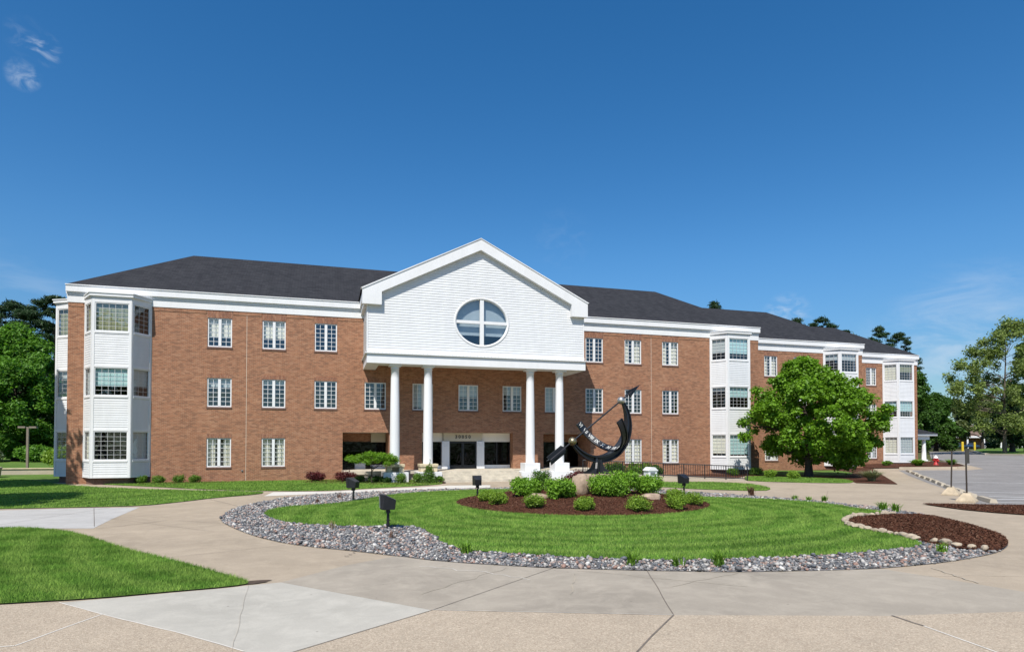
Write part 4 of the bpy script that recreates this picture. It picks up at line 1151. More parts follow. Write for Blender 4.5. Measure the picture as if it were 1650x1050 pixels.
for i, x in enumerate((3.74, 5.63, 11.83, 13.72)):
    mb = MB()
    mb.box(x - .34, x + .34, -3.24, -2.56, 6.555, 6.659)
    H0, H1 = 1.02, 6.40
    prof = [(.285, H0)] + [(.278 - .055 * (k / 10) ** 1.7, H0 + .02 + (H1 - H0 - .02) * k / 10) for k in range(11)] + [(.245, 6.405), (.255, 6.43), (.228, 6.45), (.235, 6.50), (.30, 6.553)]
    mb.lathe(prof, (x, -2.9, 0), 32)
    mb.build('column', MAT['white'], pt)
    mb = MB()
    if i < 2:
        mb.box(x - .52, x + .52, -3.42, -2.38, .86, 1.018)
        for a, b in ((x - .48, x - .19), (x + .19, x + .48)):
            mb.box(a, b, -3.36, -2.44, .575, .858)
        mb.box(x - .18, x + .18, -2.9, -2.5, .575, .857)
        mb.build('pedestal', MAT['stone'], pt, bevel=.015)
        mb = MB(); mb.box(x - .68, x + .70, -3.66, -2.1, -.05, .57); mb.build('plinth', MAT['white'], pt, bevel=.012)
    else:
        mb.box(x - .47, x + .47, -3.38, -2.42, .53, 1.018); mb.build('pedestal', MAT['white'], pt, bevel=.012)
        mb = MB(); mb.box(x - .78, x + .72, -3.64, -2.1, -.05, .528); mb.build('plinth', MAT['white'], pt, bevel=.012)
# floor of the porch and its steps
mb = MB()
mb.box(0.9, 17.2, -1.7, .79, .40, .575); mb.box(6.36, 11.02, -3.0, -1.702, .40, .574)
mb.box(0.95, 6.3, -1.55, -.02, .0, .398); mb.box(11.1, 17.1, -1.55, -.02, .0, .398)
mb.box(1.0, 3.0, -2.0, -1.702, .0, .28)
mb.box(0.97, 3.68, .792, 2.19, .40, .574); mb.box(13.72, 17.03, .792, 2.19, .40, .574)
for k in range(4):
    mb.box(6.36, 11.02, -4.25 + k * .33, -3.0 + .0 - (0.001 if k else 0), -.02 if k == 0 else .144 * k + .001, .144 * (k + 1))
mb.build('porch_steps', MAT['step'], B)

# ------------------------------------------------------------------ sundial
AWAY = Vector((.413, .911, 0)); RGT = Vector((.911, -.413, 0)); UPV = Vector((0, 0, 1))
Mc = Vector((9.6, -17.6, 3.0)); R_ = 1.33; TH = rad(35.5)
mdir = RGT * .82 + AWAY * .572; ndir = RGT * .572 - AWAY * .82
ad = mdir * math.cos(TH) + UPV * math.sin(TH); dd_ = mdir * math.sin(TH) - UPV * math.cos(TH)
SD = thing('sundial', 'large black bow sundial with arrow, two metal balls and pale numerals in the central bed', 'sundial', (9.6, -17.6, 0.4))
def arc_bar(mb, fn, e1, n, w_in, w_out, half):
    """rectangular bar along fn(t); e1 = radial direction(t); width along n"""
    rings = []
    N = 48
    for i in range(N + 1):
        t = i / N
        p = fn(t); e = e1(t)
        a, b, h = w_in(t), w_out(t), half(t)
        rings.append([p - e * a - n * h, p + e * b - n * h, p + e * b + n * h, p - e * a + n * h])
    vs = [q for r in rings for q in r]
    fs = [(i * 4 + k, i * 4 + (k + 1) % 4, (i + 1) * 4 + (k + 1) % 4, (i + 1) * 4 + k) for i in range(N) for k in range(4)]
    fs += [(3, 2, 1, 0), (N * 4, N * 4 + 1, N * 4 + 2, N * 4 + 3)]
    mb.add(vs, fs)
mb = MB()
e_m = lambda t: (-ad * math.cos(PI * t) + dd_ * math.sin(PI * t))
f_m = lambda t: Mc + e_m(t) * R_
s_ = lambda t: math.sin(PI * t)
arc_bar(mb, f_m, e_m, ndir, lambda t: .02 + .02 * s_(t), lambda t: .015 + .03 * s_(t), lambda t: .05 + .13 * s_(t))
arc_bar(mb, f_m, e_m, ndir, lambda t: -.01, lambda t: .06 + .19 * s_(t), lambda t: .018 + .02 * s_(t))
arc_bar(mb, lambda t: f_m(t) + e_m(t) * (.05 + .19 * s_(t)), e_m, ndir, lambda t: .02, lambda t: .02, lambda t: .045 + .09 * s_(t))
mb.build('meridian_bow', MAT['bronze'], SD, bevel=.006)
mb = MB(); Rb = R_ * .965
e_b = lambda t: (-ndir * math.cos(PI * t) + dd_ * math.sin(PI * t))
f_b = lambda t: Mc + e_b(t) * Rb
def in01(t): return t
arc_bar(mb, lambda t: f_b(.012 + .976 * t), lambda t: e_b(.012 + .976 * t), ad, lambda t: .018, lambda t: .018, lambda t: .125)
for sgn in (-1, 1):
    arc_bar(mb, lambda t: f_b(.014 + .972 * t) + ad * sgn * .115, lambda t: e_b(.014 + .972 * t), ad, lambda t: .02, lambda t: .05, lambda t: .018)
bd = mb.build('hour_band', MAT['bronze'], SD)
offm = Matrix.Translation(-origin_of(SD))
jm = None
V = []; F = []
for i, tx in enumerate(('VI', 'VII', 'VIII', 'IX', 'X', 'XI', 'XII', 'I', 'II', 'III', 'IIII', 'V', 'VI')):
    t = (7 + i * 13.83) / 180
    p = f_b(t) - e_b(t) * .024
    tx_dir = (ndir * math.sin(PI * t) + dd_ * math.cos(PI * t)).normalized()
    rot = Matrix((tx_dir, ad, -e_b(t))).transposed().to_4x4()
    me = text(tx, .21, None, None, offm @ Matrix.Translation(p) @ rot, 'numeral', .004, .92)
    b0 = len(V); V += [tuple(v.co) for v in me.vertices]; F += [tuple(b0 + k for k in pl.vertices) for pl in me.polygons]
    bpy.data.meshes.remove(me)
me = bpy.data.meshes.new('numerals'); me.from_pydata(V, [], F); me.materials.append(MAT['numeral'])
o = bpy.data.objects.new('numerals', me); COL.objects.link(o); o.parent = SD
mb = MB(); mb.tube([Mc - ad * R_ * 1.86, Mc + ad * R_ * 1.46], .03, 10); mb.build('gnomon_rod', MAT['bronze'], SD)
mb = MB(); mb.sphere(tuple(Mc - ad * R_), .15, 14); mb.build('ball', MAT['brass'], SD, uv=False)
mb = MB(); mb.sphere(tuple(Mc + ad * R_), .145, 14); mb.build('ball', MAT['steel'], SD, uv=False)
bdir = ad.cross(ndir).normalized()
mb = MB(); a0 = Mc + ad * R_ * 1.33; tp = Mc + ad * R_ * 1.80
for v in (ndir, bdir):
    h = bdir if v is ndir else ndir
    bk = Mc + ad * R_ * 1.28
    for sg in (-1, 1):
        pts = [a0, bk + v * sg * .16, tp]
        mb.add([q + h * .012 for q in pts] + [q - h * .012 for q in pts], [(0, 1, 2), (5, 4, 3), (0, 3, 4, 1), (1, 4, 5, 2), (2, 5, 3, 0)])
mb.build('arrow_head', MAT['bronze'], SD)
mb = MB(); c0 = Mc - ad * R_ * 1.30; c1 = Mc - ad * R_ * 1.87
for v in (ndir, bdir):
    h = bdir if v is ndir else ndir
    for sg in (-1, 1):
        pts = [c0 + v * .02 * sg, c0 - ad * .10 + v * .17 * sg, c1 - ad * .06 + v * .17 * sg, c1 + v * .02 * sg]
        mb.add([q + h * .014 for q in pts] + [q - h * .014 for q in pts], [(0, 1, 2, 3), (7, 6, 5, 4)] + [(i, 4 + i, 4 + (i + 1) % 4, (i + 1) % 4) for i in range(4)])
mb.build('fletching', MAT['bronze'], SD)
# splayed base on a stone block
mb = MB(); bx_, by_ = Mc.x, Mc.y; bz0, bz1 = 1.04, 1.60
for k in range(4):
    v = Vector((math.cos(rad(45 + 90 * k) + math.atan2(mdir.y, mdir.x)), math.sin(rad(45 + 90 * k) + math.atan2(mdir.y, mdir.x)), 0)); s2 = Vector((-v.y, v.x, 0)) * .035
    c = Vector((bx_, by_, 0))
    pr_ = [(.02, bz0), (.50, bz0), (.50, bz0 + .04), (.28, bz0 + .20), (.17, bz0 + .42), (.15, bz1 + .08), (.02, bz1 + .08)]
    pa = [c + v * r + UPV * z + s2 for r, z in pr_]; pb = [c + v * r + UPV * z - s2 for r, z in pr_]; n = len(pr_)
    mb.add(pa + pb, [tuple(range(n)), tuple(range(2 * n - 1, n - 1, -1))] + [(i, n + i, n + (i + 1) % n, (i + 1) % n) for i in range(n)])
mb.tube([(bx_, by_, bz0), (bx_, by_, bz1)], [.10, .12], 12)
mb.build('base', MAT['bronze'], SD)
mb = MB(); mb.box(bx_ - .62, bx_ + .62, by_ - .5, by_ + .5, .3, 1.04)
mb.build('stone_block', MAT['rock'], SD, bevel=.05)

# ------------------------------------------------------------------ floodlights
def floodlight(x, y, aim, label, tilt=.12, h=.82):
    t = thing('ground_floodlight', label, 'floodlight', (x, y, 0.03), 'black floodlights round the lawn', math.atan2(aim[1], aim[0]))
    # local frame: +x is the way it shines
    mb = MB(); mb.tube([(0, 0, 0), (0, 0, .36)], .035, 10); mb.lathe([(.045, .10), (.045, .13)], n=10); mb.lathe([(.045, .20), (.045, .23)], n=10)
    mb.tube([(0, -.035, .36), (0, -.035, .50)], .03, 8); mb.tube([(0, -.06, .43), (0, .06, .43)], .055, 12)
    mb.build('stem', MAT['black'], t, local=True)
    mb = MB(); mb.lathe([(.16, 0), (.16, .015), (.06, .03)], n=16); mb.build('base_plate', MAT['black'], t, local=True)
    z0 = .46
    mb = MB()
    fx, bx2 = .26, -.10
    mb.hexa([(bx2, -.13, z0 + .04), (fx - .08, -.18, z0), (fx - .08, .18, z0), (bx2, .13, z0 + .04), (bx2, -.13, z0 + .27), (fx - .08, -.18, z0 + .37), (fx - .08, .18, z0 + .37), (bx2, .13, z0 + .27)])
    mb.hexa([(fx - .079, -.18, z0), (fx, -.165, z0 + .02), (fx, .165, z0 + .02), (fx - .079, .18, z0), (fx - .079, -.18, z0 + .37), (fx + .05, -.175, z0 + .375), (fx + .05, .175, z0 + .375), (fx - .079, .18, z0 + .37)])
    hd = mb.build('lamp_head', MAT['black'], t, bevel=.012, local=True)
    hd.rotation_euler = (0, -tilt, 0)
    mb = MB(); mb.hexa([(fx + .004, -.145, z0 + .05), (fx + .016, -.145, z0 + .05), (fx + .016, .145, z0 + .05), (fx + .004, .145, z0 + .05), (fx + .036, -.15, z0 + .33), (fx + .048, -.15, z0 + .33), (fx + .048, .15, z0 + .33), (fx + .036, .15, z0 + .33)])
    mb.build('lens', MAT['lens'], hd, local=True)
    return t
fl = PTS['floods']
floodlight(fl[1][0], fl[1][1], (-1.0, .02), 'nearest black floodlight, on the pebbles at the left of the round lawn')
floodlight(fl[0][0], fl[0][1], (-.8, .6), 'black floodlight on the pebble strip behind the nearest floodlight')
floodlight(fl[2][0], fl[2][1], (.05, 1), 'black floodlight seen from behind, on the grass in front of the porch steps')
floodlight(fl[3][0], fl[3][1], (-.15, 1), 'black floodlight right of the bed, near the white box')

# ------------------------------------------------------------------ small white box
wx, wy = PTS['white_box'][0]
t = thing('utility_pedestal', 'small white gabled box standing by the black railing', 'utility box', (wx, wy, 0))
mb = MB(); mb.box(wx - .26, wx + .26, wy - .26, wy + .26, 0, .72); mb.build('box_body', MAT['white'], t, bevel=.015)
mb = MB(); mb.prism_xz([(wx - .30, .722), (wx + .30, .722), (wx + .30, .76), (wx + .12, .92), (wx - .12, .92), (wx - .30, .76)], wy - .3, wy + .3); mb.build('cap', MAT['white'], t, bevel=.01)
mb = MB(); mb.box(wx - .14, wx + .14, wy - .268, wy - .261, .5, .66); mb.build('vent', MAT['lens'], t)

# ------------------------------------------------------------------ ramp and railing
ra, rb = Vector((14.9, -3.76, .34)), Vector((23.33, -8.07, 0.0))
mb = MB()
dv = (rb - ra); s_r = Vector((-dv.y, dv.x, 0)).normalized() * 1.7
pa, pb = ra - dv.normalized() * .0, rb
mb.hexa([(pa.x, pa.y, -.05), (pb.x, pb.y, -.05), (pb.x + s_r.x, pb.y + s_r.y, -.05), (pa.x + s_r.x, pa.y + s_r.y, -.05),
         (pa.x, pa.y, pa.z + .03), (pb.x, pb.y, .03), (pb.x + s_r.x, pb.y + s_r.y, .03), (pa.x + s_r.x, pa.y + s_r.y, pa.z + .03)])
o = mb.build('ramp', MAT['kerb']); o['kind'] = 'structure'
t = thing('metal_railing', 'long black metal railing with thin bars beside the ramp', 'railing', (19.1, -5.9, 0))
s6 = Vector((s_r.x, s_r.y, 0)).normalized() * .08
A, B_ = ra + s6 + Vector((0, 0, .03)), rb + s6 + Vector((0, 0, .03))
for nm, z in (('top_rail', .82), ('bottom_rail', .12)):
    mb = MB(); mb.tube([A + UPV * z, B_ + UPV * z], .028, 8); mb.build(nm, MAT['black'], t)
NP = 8
for i in range(NP + 1):
    p = A.lerp(B_, i / NP); mb = MB(); mb.tube([p, p + UPV * .84], .032, 8); mb.build('post', MAT['black'], t)
mb = MB(); mb.tube([Vector((0, 0, .12)), Vector((0, 0, .82))], .015, 6)
b0 = mb.build('baluster', MAT['black'], t, local=True)
NB = 72; first = True
for i in range(NB):
    if i % (NB // NP) == 0: continue
    p = A.lerp(B_, i / NB) - Vector((19.1, -5.9, 0))
    c = b0 if first else b0.copy()
    if not first: COL.objects.link(c); c.parent = t
    c.location = p; first = False

# ------------------------------------------------------------------ sign posts with concrete feet, wheel stops
def signpost(x, y, lean, sign, label):
    t = thing('sign_post', label, 'sign post', (x, y, 0), 'sign posts at the edge of the parking lot')
    mb = MB()
    q4 = lambda k, z: [(x - k, y - k, z), (x + k, y - k, z), (x + k, y + k, z), (x - k, y + k, z)]
    mb.add(q4(.31, 0) + q4(.30, .06) + q4(.11, .33),
           [(3, 2, 1, 0)] + [(a + i, a + (i + 1) % 4, a + 4 + (i + 1) % 4, a + 4 + i) for a in (0, 4) for i in range(4)] + [(8, 9, 10, 11)])
    o = mb.build('concrete_foot', MAT['foot'], t, bevel=.015); o.rotation_euler = (0, 0, .5)
    mb = MB(); lx = Vector((lean, 0, 1)).normalized()
    b = Vector((x, y, .3)); mb.box(-.03, .03, -.02, .02, 0, 1.62 if sign else 1.55); mb.box(-.045, -.03, -.02, .0, 0, 1.62 if sign else 1.55)
    p = mb.build('post', MAT['postbrown'], t, local=True); p.location = (0, 0, .3); p.rotation_euler = (0, math.atan(lean), 0.35)
    if sign:
        mb = MB(); mb.box(-.014, .014, -.075, .075, 1.12, 1.66); s = mb.build('sign_plate', MAT['signback'], p, local=True); s.location = (0, -.04, 0); s.rotation_euler = (0, 0, rad(58))
    return t
MAT['foot'] = simple('stained_concrete', (0.42, 0.34, 0.235), 0.9, 0.3, 3)
MAT['postbrown'] = simple('brown_post', (0.05, 0.036, 0.024), 0.7, 0.3)
MAT['signback'] = simple('sign_back', (0.045, 0.042, 0.035), 0.6, 0.2)
(p1, p2) = PTS['posts']
signpost(p1[0], p1[1], .085, False, 'thin leaning brown post without a plate, in a concrete foot at the lot edge')
signpost(p2[0], p2[1], -.03, True, 'upright brown post with a narrow sign plate, in a concrete foot at the lot edge')
wp = PTS['wheel']
full = [Vector((a, b, 0)) for a, b in wp]
mb = MB(); mb.hexa([(-.9, -.13, 0), (.9, -.13, 0), (.9, .13, 0), (-.9, .13, 0), (-.86, -.085, .14), (.86, -.085, .14), (.86, .085, .14), (-.86, .085, .14)])
for k in (-.55, .55): mb.box(k - .02, k + .02, -.02, .02, .14, .146)
ws = mb.build('wheel_stop', MAT['kerb'], None, bevel=.012, local=True)
cum = [0]
for a, b in zip(full[:-1], full[1:]): cum.append(cum[-1] + (b - a).length)
nst = 11
for i in range(nst):
    s = (i + .5) / nst * cum[-1]
    j = max(k for k in range(len(cum)) if cum[k] <= s); j = min(j, len(full) - 2)
    p = full[j].lerp(full[j + 1], (s - cum[j]) / (cum[j + 1] - cum[j])); d = full[j + 1] - full[j]
    c = ws if i == 0 else ws.copy()
    if i: COL.objects.link(c)
    c.location = (p.x, p.y, T(p.x, p.y) + .006); c.rotation_euler = (0, 0, math.atan2(d.y, d.x))
    lab = 'concrete wheel stop in the diagonal row along the lot edge'
    if i == nst - 1: lab = 'nearest concrete wheel stop, beside the dark mulch strip'
    elif i == nst - 2: lab = 'concrete wheel stop right behind the post with the sign plate'
    elif i == nst - 3: lab = 'concrete wheel stop right behind the thin leaning post'
    elif i == 0: lab = 'farthest concrete wheel stop, at the end of the walk'
    tag(c, lab, 'wheel stop', 'wheel stops along the parking lot')

# ------------------------------------------------------------------ hydrant
MAT['red'] = simple('hydrant_red', (0.42, 0.03, 0.03), 0.5, 0.2)
MAT['bonnet'] = simple('hydrant_white', (0.78, 0.78, 0.76), 0.5, 0.08)
hx, hy = PTS['hydrant'][0]; hz = T(hx, hy) + .05
t = thing('fire_hydrant', 'red fire hydrant with a white bonnet in the mulch bed', 'hydrant', (hx, hy, hz))
mb = MB(); mb.lathe([(.22, 0), (.22, .05), (.155, .07), (.15, .50), (.19, .52), (.19, .57), (.155, .585)], (hx, hy, hz), 16); mb.tube([(hx - .30, hy, hz + .42), (hx + .30, hy, hz + .42)], .07, 10); mb.tube([(hx, hy, hz + .36), (hx, hy - .27, hz + .36)], .09, 10); mb.build('barrel', MAT['red'], t)
mb = MB(); mb.lathe([(.175, .587), (.165, .66), (.12, .74), (.045, .79), (.04, .85)], (hx, hy, hz), 16); mb.build('bonnet', MAT['bonnet'], t)

# ------------------------------------------------------------------ left: retaining wall, planter, lamp post
t = thing('retaining_wall', 'low weathered stone retaining wall left of the building', 'wall', (-20, 13.3, 0))
mb = MB(); mb.box(-34, -13.8, 13.15, 13.5, -.05, .40); mb.build('wall_body', MAT['kerb'], t, bevel=.02)
mb = MB(); mb.box(-34.05, -13.75, 13.08, 13.54, .402, .47); mb.build('coping', MAT['stone'], t, bevel=.015)
sheet('lawn', [(-120, 13.5), (-13, 13.5), (-13, 60), (-120, 110)], 0.42, MAT['lawn'])
mb = MB(); mb.lathe([(.70, 0), (.78, .10), (.82, .50), (.86, .56), (.86, .64), (.74, .64), (.72, .52)], (-20.9, 9.2, 0.02), 28)
o = mb.build('stone_planter', MAT['kerb']); tag(o, 'round concrete planter on the lawn at the left edge', 'planter')
lx, ly = -20.42, 13.85
t = thing('lamp_post', 'square brown lamp post with a flat head to each side', 'lamp post', (lx, ly, .42))
MAT['lampbrown'] = simple('lamp_brown', (0.20, 0.165, 0.13), 0.6, 0.15)
mb = MB(); mb.box(lx - .07, lx + .07, ly - .07, ly + .07, .42, 3.38); mb.build('pole', MAT['lampbrown'], t, bevel=.008)
for k in (-1, 1):
    mb = MB(); a, b = sorted((lx + k * .12, lx + k * .56)); mb.box(a, b, ly - .16, ly + .16, 3.29, 3.42); mb.box(min(lx + k * .07, lx + k * .121), max(lx + k * .07, lx + k * .119), ly - .03, ly + .03, 3.33, 3.38)
    mb.build('lamp_head', MAT['lampbrown'], t, bevel=.01)

# ------------------------------------------------------------------ stones
def boulder(loc, sx, sy, sz, seed, label, name='boulder', group=None, m='rock', lean=0):
    r = np.random.default_rng(seed)
    bm = bmesh.new(); bmesh.ops.create_icosphere(bm, subdivisions=4, radius=1)
    planes = [(Vector(r.normal(size=3)).normalized(), r.uniform(.62, .9)) for _ in range(14)]
    from mathutils import noise as mn
    for v in bm.verts:
        p = v.co.normalized(); k = 1.0
        for n, d in planes:
            q = p.dot(n)
            if q > 0.01: k = min(k, d / q)
        k = k * .8 + .2 * 1.0
        k *= 1 + .06 * mn.noise(p * 2.3 + Vector((seed, 0, 0))) + .025 * mn.noise(p * 7 + Vector((seed, 3, 0)))
        v.co = Vector((p.x * k * sx, p.y * k * sy, p.z * k * sz))
    me = bpy.data.meshes.new(name); bm.to_mesh(me); bm.free()
    for p in me.polygons: p.use_smooth = True
    me.materials.append(MAT[m])
    o = bpy.data.objects.new(name, me); COL.objects.link(o)
    o.location = loc; o.rotation_euler = (0, lean, seed * .7)
    return tag(o, label, 'stone' if name != 'boulder' else 'boulder', group)
bo = PTS['boulders']
boulder((8.42, -18.7, .66), .36, .34, .50, 3, 'tall tan boulder standing between the shrubs below the sundial')
boulder((6.9, -18.85, .30), .46, .34, .24, 4, 'low rounded tan boulder at the left of the mulch bed')
boulder((10.6, -19.8, .30), .48, .34, .17, 5, 'flat grey boulder lying at the right of the mulch bed')
def along(pts, step):
    out = []; carry = 0
    for a, b in zip(pts[:-1], pts[1:]):
        a = Vector(a); b = Vector(b); l = (b - a).length
        while carry < l: out.append(a.lerp(b, carry / l)); carry += step
        carry -= l
    return out
rs = random.Random(8)
for pts, step in ((PTS['edge_stones'], .23), (PTS['edge_stones2'], .27)):
    for i, p in enumerate(along(pts, step)):
        s = rs.uniform(.075, .125)
        o = boulder((p.x + rs.uniform(-.03, .03), p.y + rs.uniform(-.03, .03), .05 + s * .25), s * rs.uniform(.9, 1.4), s * rs.uniform(.8, 1.1), s * rs.uniform(.55, .8), 30 + len(bpy.data.objects) % 977,
                'small tan edging stone in the row between lawn and side mulch bed' if step < .25 else 'small tan edging stone between the side mulch bed and the pebbles', 'edging_stone',
                'edging stones of the lawn side' if step < .25 else 'edging stones of the pebble side', 'edgestone')

# ------------------------------------------------------------------ pebbles and chips (too many to count)
rng = np.random.default_rng(4)
def ico(sub):
    bm = bmesh.new(); bmesh.ops.create_icosphere(bm, subdivisions=sub, radius=1)
    bm.verts.ensure_lookup_table()
    V = np.array([v.co[:] for v in bm.verts]); F = np.array([[v.index for v in f.verts] for f in bm.faces]); bm.free()
    return V, F
def rotmats(n, rng, flat=0.4):
    a = rng.uniform(0, 2 * PI, n); tx = rng.normal(0, flat, n); ty = rng.normal(0, flat, n)
    ca, sa, cx, sx, cy, sy = np.cos(a), np.sin(a), np.cos(tx), np.sin(tx), np.cos(ty), np.sin(ty)
    Z = np.zeros(n); O = np.ones(n)
    Rz = np.stack([ca, -sa, Z, sa, ca, Z, Z, Z, O], -1).reshape(n, 3, 3)
    Rx = np.stack([O, Z, Z, Z, cx, -sx, Z, sx, cx], -1).reshape(n, 3, 3)
    Ry = np.stack([cy, Z, sy, Z, O, Z, -sy, Z, cy], -1).reshape(n, 3, 3)
    return Rz @ Rx @ Ry
def scatter(name, x, y, z, base, scale, R, m, smooth):
    V0, F0 = base; n = len(x)
    V = np.einsum('nij,nvj->nvi', R, V0[None] * scale[:, None, :]) + np.stack([x, y, z], -1)[:, None, :]
    F = F0[None] + (np.arange(n) * len(V0))[:, None, None]
    return mesh_np(name, V.reshape(-1, 3), F.reshape(-1, F0.shape[1]), m, smooth)
x, y = sample(island, 130000, rng, (island_lawn, side_bed))
n = len(x); s = rng.lognormal(math.log(.024), .33, n).clip(.012, .055)
sc = np.stack([s * rng.uniform(.9, 1.5, n), s * rng.uniform(.75, 1.1, n), s * rng.uniform(.5, .8, n)], -1)
b = ico(1); bj = (b[0] * (1 + rng.normal(0, .10, (len(b[0]), 1))), b[1])
o = scatter('pebbles', x, y, .012 + s * rng.uniform(.2, 1.0, n), bj, sc, rotmats(n, rng), MAT['pebble'], True)
tag(o, kind='stuff')
def chips(poly, n, zf, seed, ex=()):
    r = np.random.default_rng(seed)
    x, y = sample(poly, n, r, ex); k = len(x)
    s = r.uniform(.009, .024, k)
    V0 = np.array([(-1, -.35, 0), (1, -.3, 0), (.9, .35, .1), (-.9, .3, .12)]); F0 = np.array([[0, 1, 2, 3]])
    sc = np.stack([s * r.uniform(.8, 1.8, k), s, s], -1)
    o = scatter('mulch', x, y, zf(x, y) + r.uniform(.004, .022, k), (V0, F0), sc, rotmats(k, r, .45), MAT['chip'], False)
    tag(o, kind='stuff')
chips(side_bed, 22000, lambda x, y: 0.045 + 0 * x, 1)
chips(BED, 34000, lambda x, y: .04 + .4 * np.maximum(0, 1 - ((x - 8.9) / 4.5) ** 2 - ((y + 17.6) / 4.6) ** 2), 2)
chips(PTS['strip_bed'], 12000, lambda x, y: .03 + 0 * x, 3)
def blades(polys, dens, h, wd, seed, zf=.02, ex=()):
    r = np.random.default_rng(seed); X = []; Y = []
    for p in polys:
        a = 0.5 * abs(sum(p[i][0] * p[(i + 1) % len(p)][1] - p[(i + 1) % len(p)][0] * p[i][1] for i in range(len(p))))
        x, y = sample(p, int(a * dens), r, ex); X.append(x); Y.append(y)
    x = np.concatenate(X); y = np.concatenate(Y); n = len(x)
    a = r.uniform(0, 2 * PI, n); hh = h * r.uniform(.55, 1.3, n); ww = wd * r.uniform(.7, 1.3, n)
    lx = r.normal(0, .45, n) * hh; ly = r.normal(0, .45, n) * hh
    zz = zf if np.isscalar(zf) else zf(x, y)
    V = np.zeros((n, 3, 3))
    V[:, 0] = np.stack([x - np.cos(a) * ww, y - np.sin(a) * ww, zz + 0 * x], -1)
    V[:, 1] = np.stack([x + np.cos(a) * ww, y + np.sin(a) * ww, zz + 0 * x], -1)
    V[:, 2] = np.stack([x + lx, y + ly, zz + hh], -1)
    o = mesh_np('grass', V.reshape(-1, 3), np.arange(n * 3).reshape(-1, 3), MAT['blade'])
    tag(o, kind='stuff')
blades([near_lawn], 2600, .060, .0050, 1)
blades([island_lawn], 900, .055, .0080, 2, .033, (BED,))
blades([mid_lawn] + [lawns[k] for k in ('wall_lawn', 'ramp_lawn', 'tree_lawn')], 260, .055, .014, 3, .018)

# ------------------------------------------------------------------ leaves
def leaf_cloud(blobs, n, size, rng, shell=.55, upbias=.5, aspect=.6, droop=0, flat=1.0):
    """blobs: (x,y,z,rx,ry,rz); returns V,F of diamond leaves gathered in small sprays"""
    bl = np.array(blobs, float)
    vol = (bl[:, 3] * bl[:, 4] * bl[:, 5]) ** .72
    pick = rng.choice(len(bl), n, p=vol / vol.sum())
    d = rng.normal(size=(n, 3)); d /= np.linalg.norm(d, axis=1)[:, None]
    r = shell + (1 - shell) * rng.uniform(0, 1, n) ** .8
    deep = rng.uniform(0, 1, n) < .22; r[deep] *= rng.uniform(.3, 1, deep.sum())
    r *= 1 + rng.normal(0, .10, n)
    c = bl[pick, :3] + d * r[:, None] * bl[pick, 3:]
    nrm = d * .55 + rng.normal(0, .62, (n, 3)); nrm[:, 2] += upbias
    nrm /= np.linalg.norm(nrm, axis=1)[:, None]
    t = np.cross(nrm, rng.normal(size=(n, 3))); t /= np.linalg.norm(t, axis=1)[:, None]
    b = np.cross(nrm, t)
    s = size * rng.lognormal(0, .28, n)
    t = t * s[:, None]; b = b * (s * aspect)[:, None]; k = nrm * (s * .18)[:, None]
    V = np.stack([c - t, c - b * 1 + k, c + t, c + b + k], 1)
    F = np.arange(n * 4).reshape(n, 4)
    return V.reshape(-1, 3), F
def limb_mesh(mb, base, top, r0, r1, rng, seg=5, wob=.08):
    base = Vector(base); top = Vector(top); L = (top - base).length
    pts = []; rs_ = []
    for i in range(seg + 1):
        t = i / seg
        p = base.lerp(top, t)
        if 0 < i < seg: p += Vector(rng.normal(0, wob * L * .35, 3).tolist())
        p.z += math.sin(t * PI) * L * .04
        pts.append(p); rs_.append(r0 + (r1 - r0) * t)
    mb.tube(pts, rs_, 8)
def tree(name, label, cat, loc, blobs, n, size, leaf, trunk_r, trunk_top, seed, bark='bark', group=None, shell=.55, upbias=.5, aspect=.6, limbs=14, flare=1.35, parts=True):
    rng = np.random.default_rng(seed)
    t = thing(name, label, cat, loc, group)
    V, F = leaf_cloud(blobs, n, size, rng, shell, upbias, aspect)
    o = mesh_np('crown', V, F, MAT[leaf]); o.parent = t
    mb = MB()
    tt = Vector((trunk_top[0], trunk_top[1], trunk_top[2]))
    pts = []; rr = []
    for i in range(9):
        k = i / 8
        p = Vector((0, 0, -.1)).lerp(tt, k)
        if 0 < i: p += Vector(rng.normal(0, trunk_r * .22, 2).tolist() + [0])
        pts.append(p); rr.append(trunk_r * ((flare - (flare - 1) * min(1, k * 6)) * (1 - .78 * k)))
    mb.tube(pts, rr, 10)
    bl = sorted(blobs, key=lambda q: -q[3])
    idx = rng.permutation(len(bl))[:limbs]
    for i in idx:
        q = bl[i]; k = min(.92, max(.18, (q[2] - .35 * math.hypot(q[0], q[1])) / max(tt.z, .1)))
        j = Vector((0, 0, 0)).lerp(tt, k); r0 = trunk_r * (1 - .75 * k) * .55
        limb_mesh(mb, j, (q[0], q[1], q[2]), r0, r0 * .18, rng)
        for _ in range(2):
            e = Vector((q[0], q[1], q[2])) + Vector((rng.normal(0, .5, 3) * np.array(q[3:])).tolist())
            limb_mesh(mb, j.lerp(Vector(q[:3]), .6), e, r0 * .35, r0 * .08, rng, 3)
    mb.build('trunk', MAT[bark], t, local=True)
    return t
CR = Vector((math.cos(.31), -math.sin(.31), 0)); CA = Vector((math.sin(.31), math.cos(.31), 0))
def local_blobs(spec, seed, flat=(.62, .85)):
    """spec: (u right, depth, z, r) as seen from the drive"""
    r = random.Random(seed); out = []
    for u, v, z, q in spec:
        p = CR * u + CA * v
        out.append((p.x, p.y, z, q * r.uniform(.9, 1.2), q * r.uniform(.9, 1.2), q * r.uniform(*flat)))
    return out
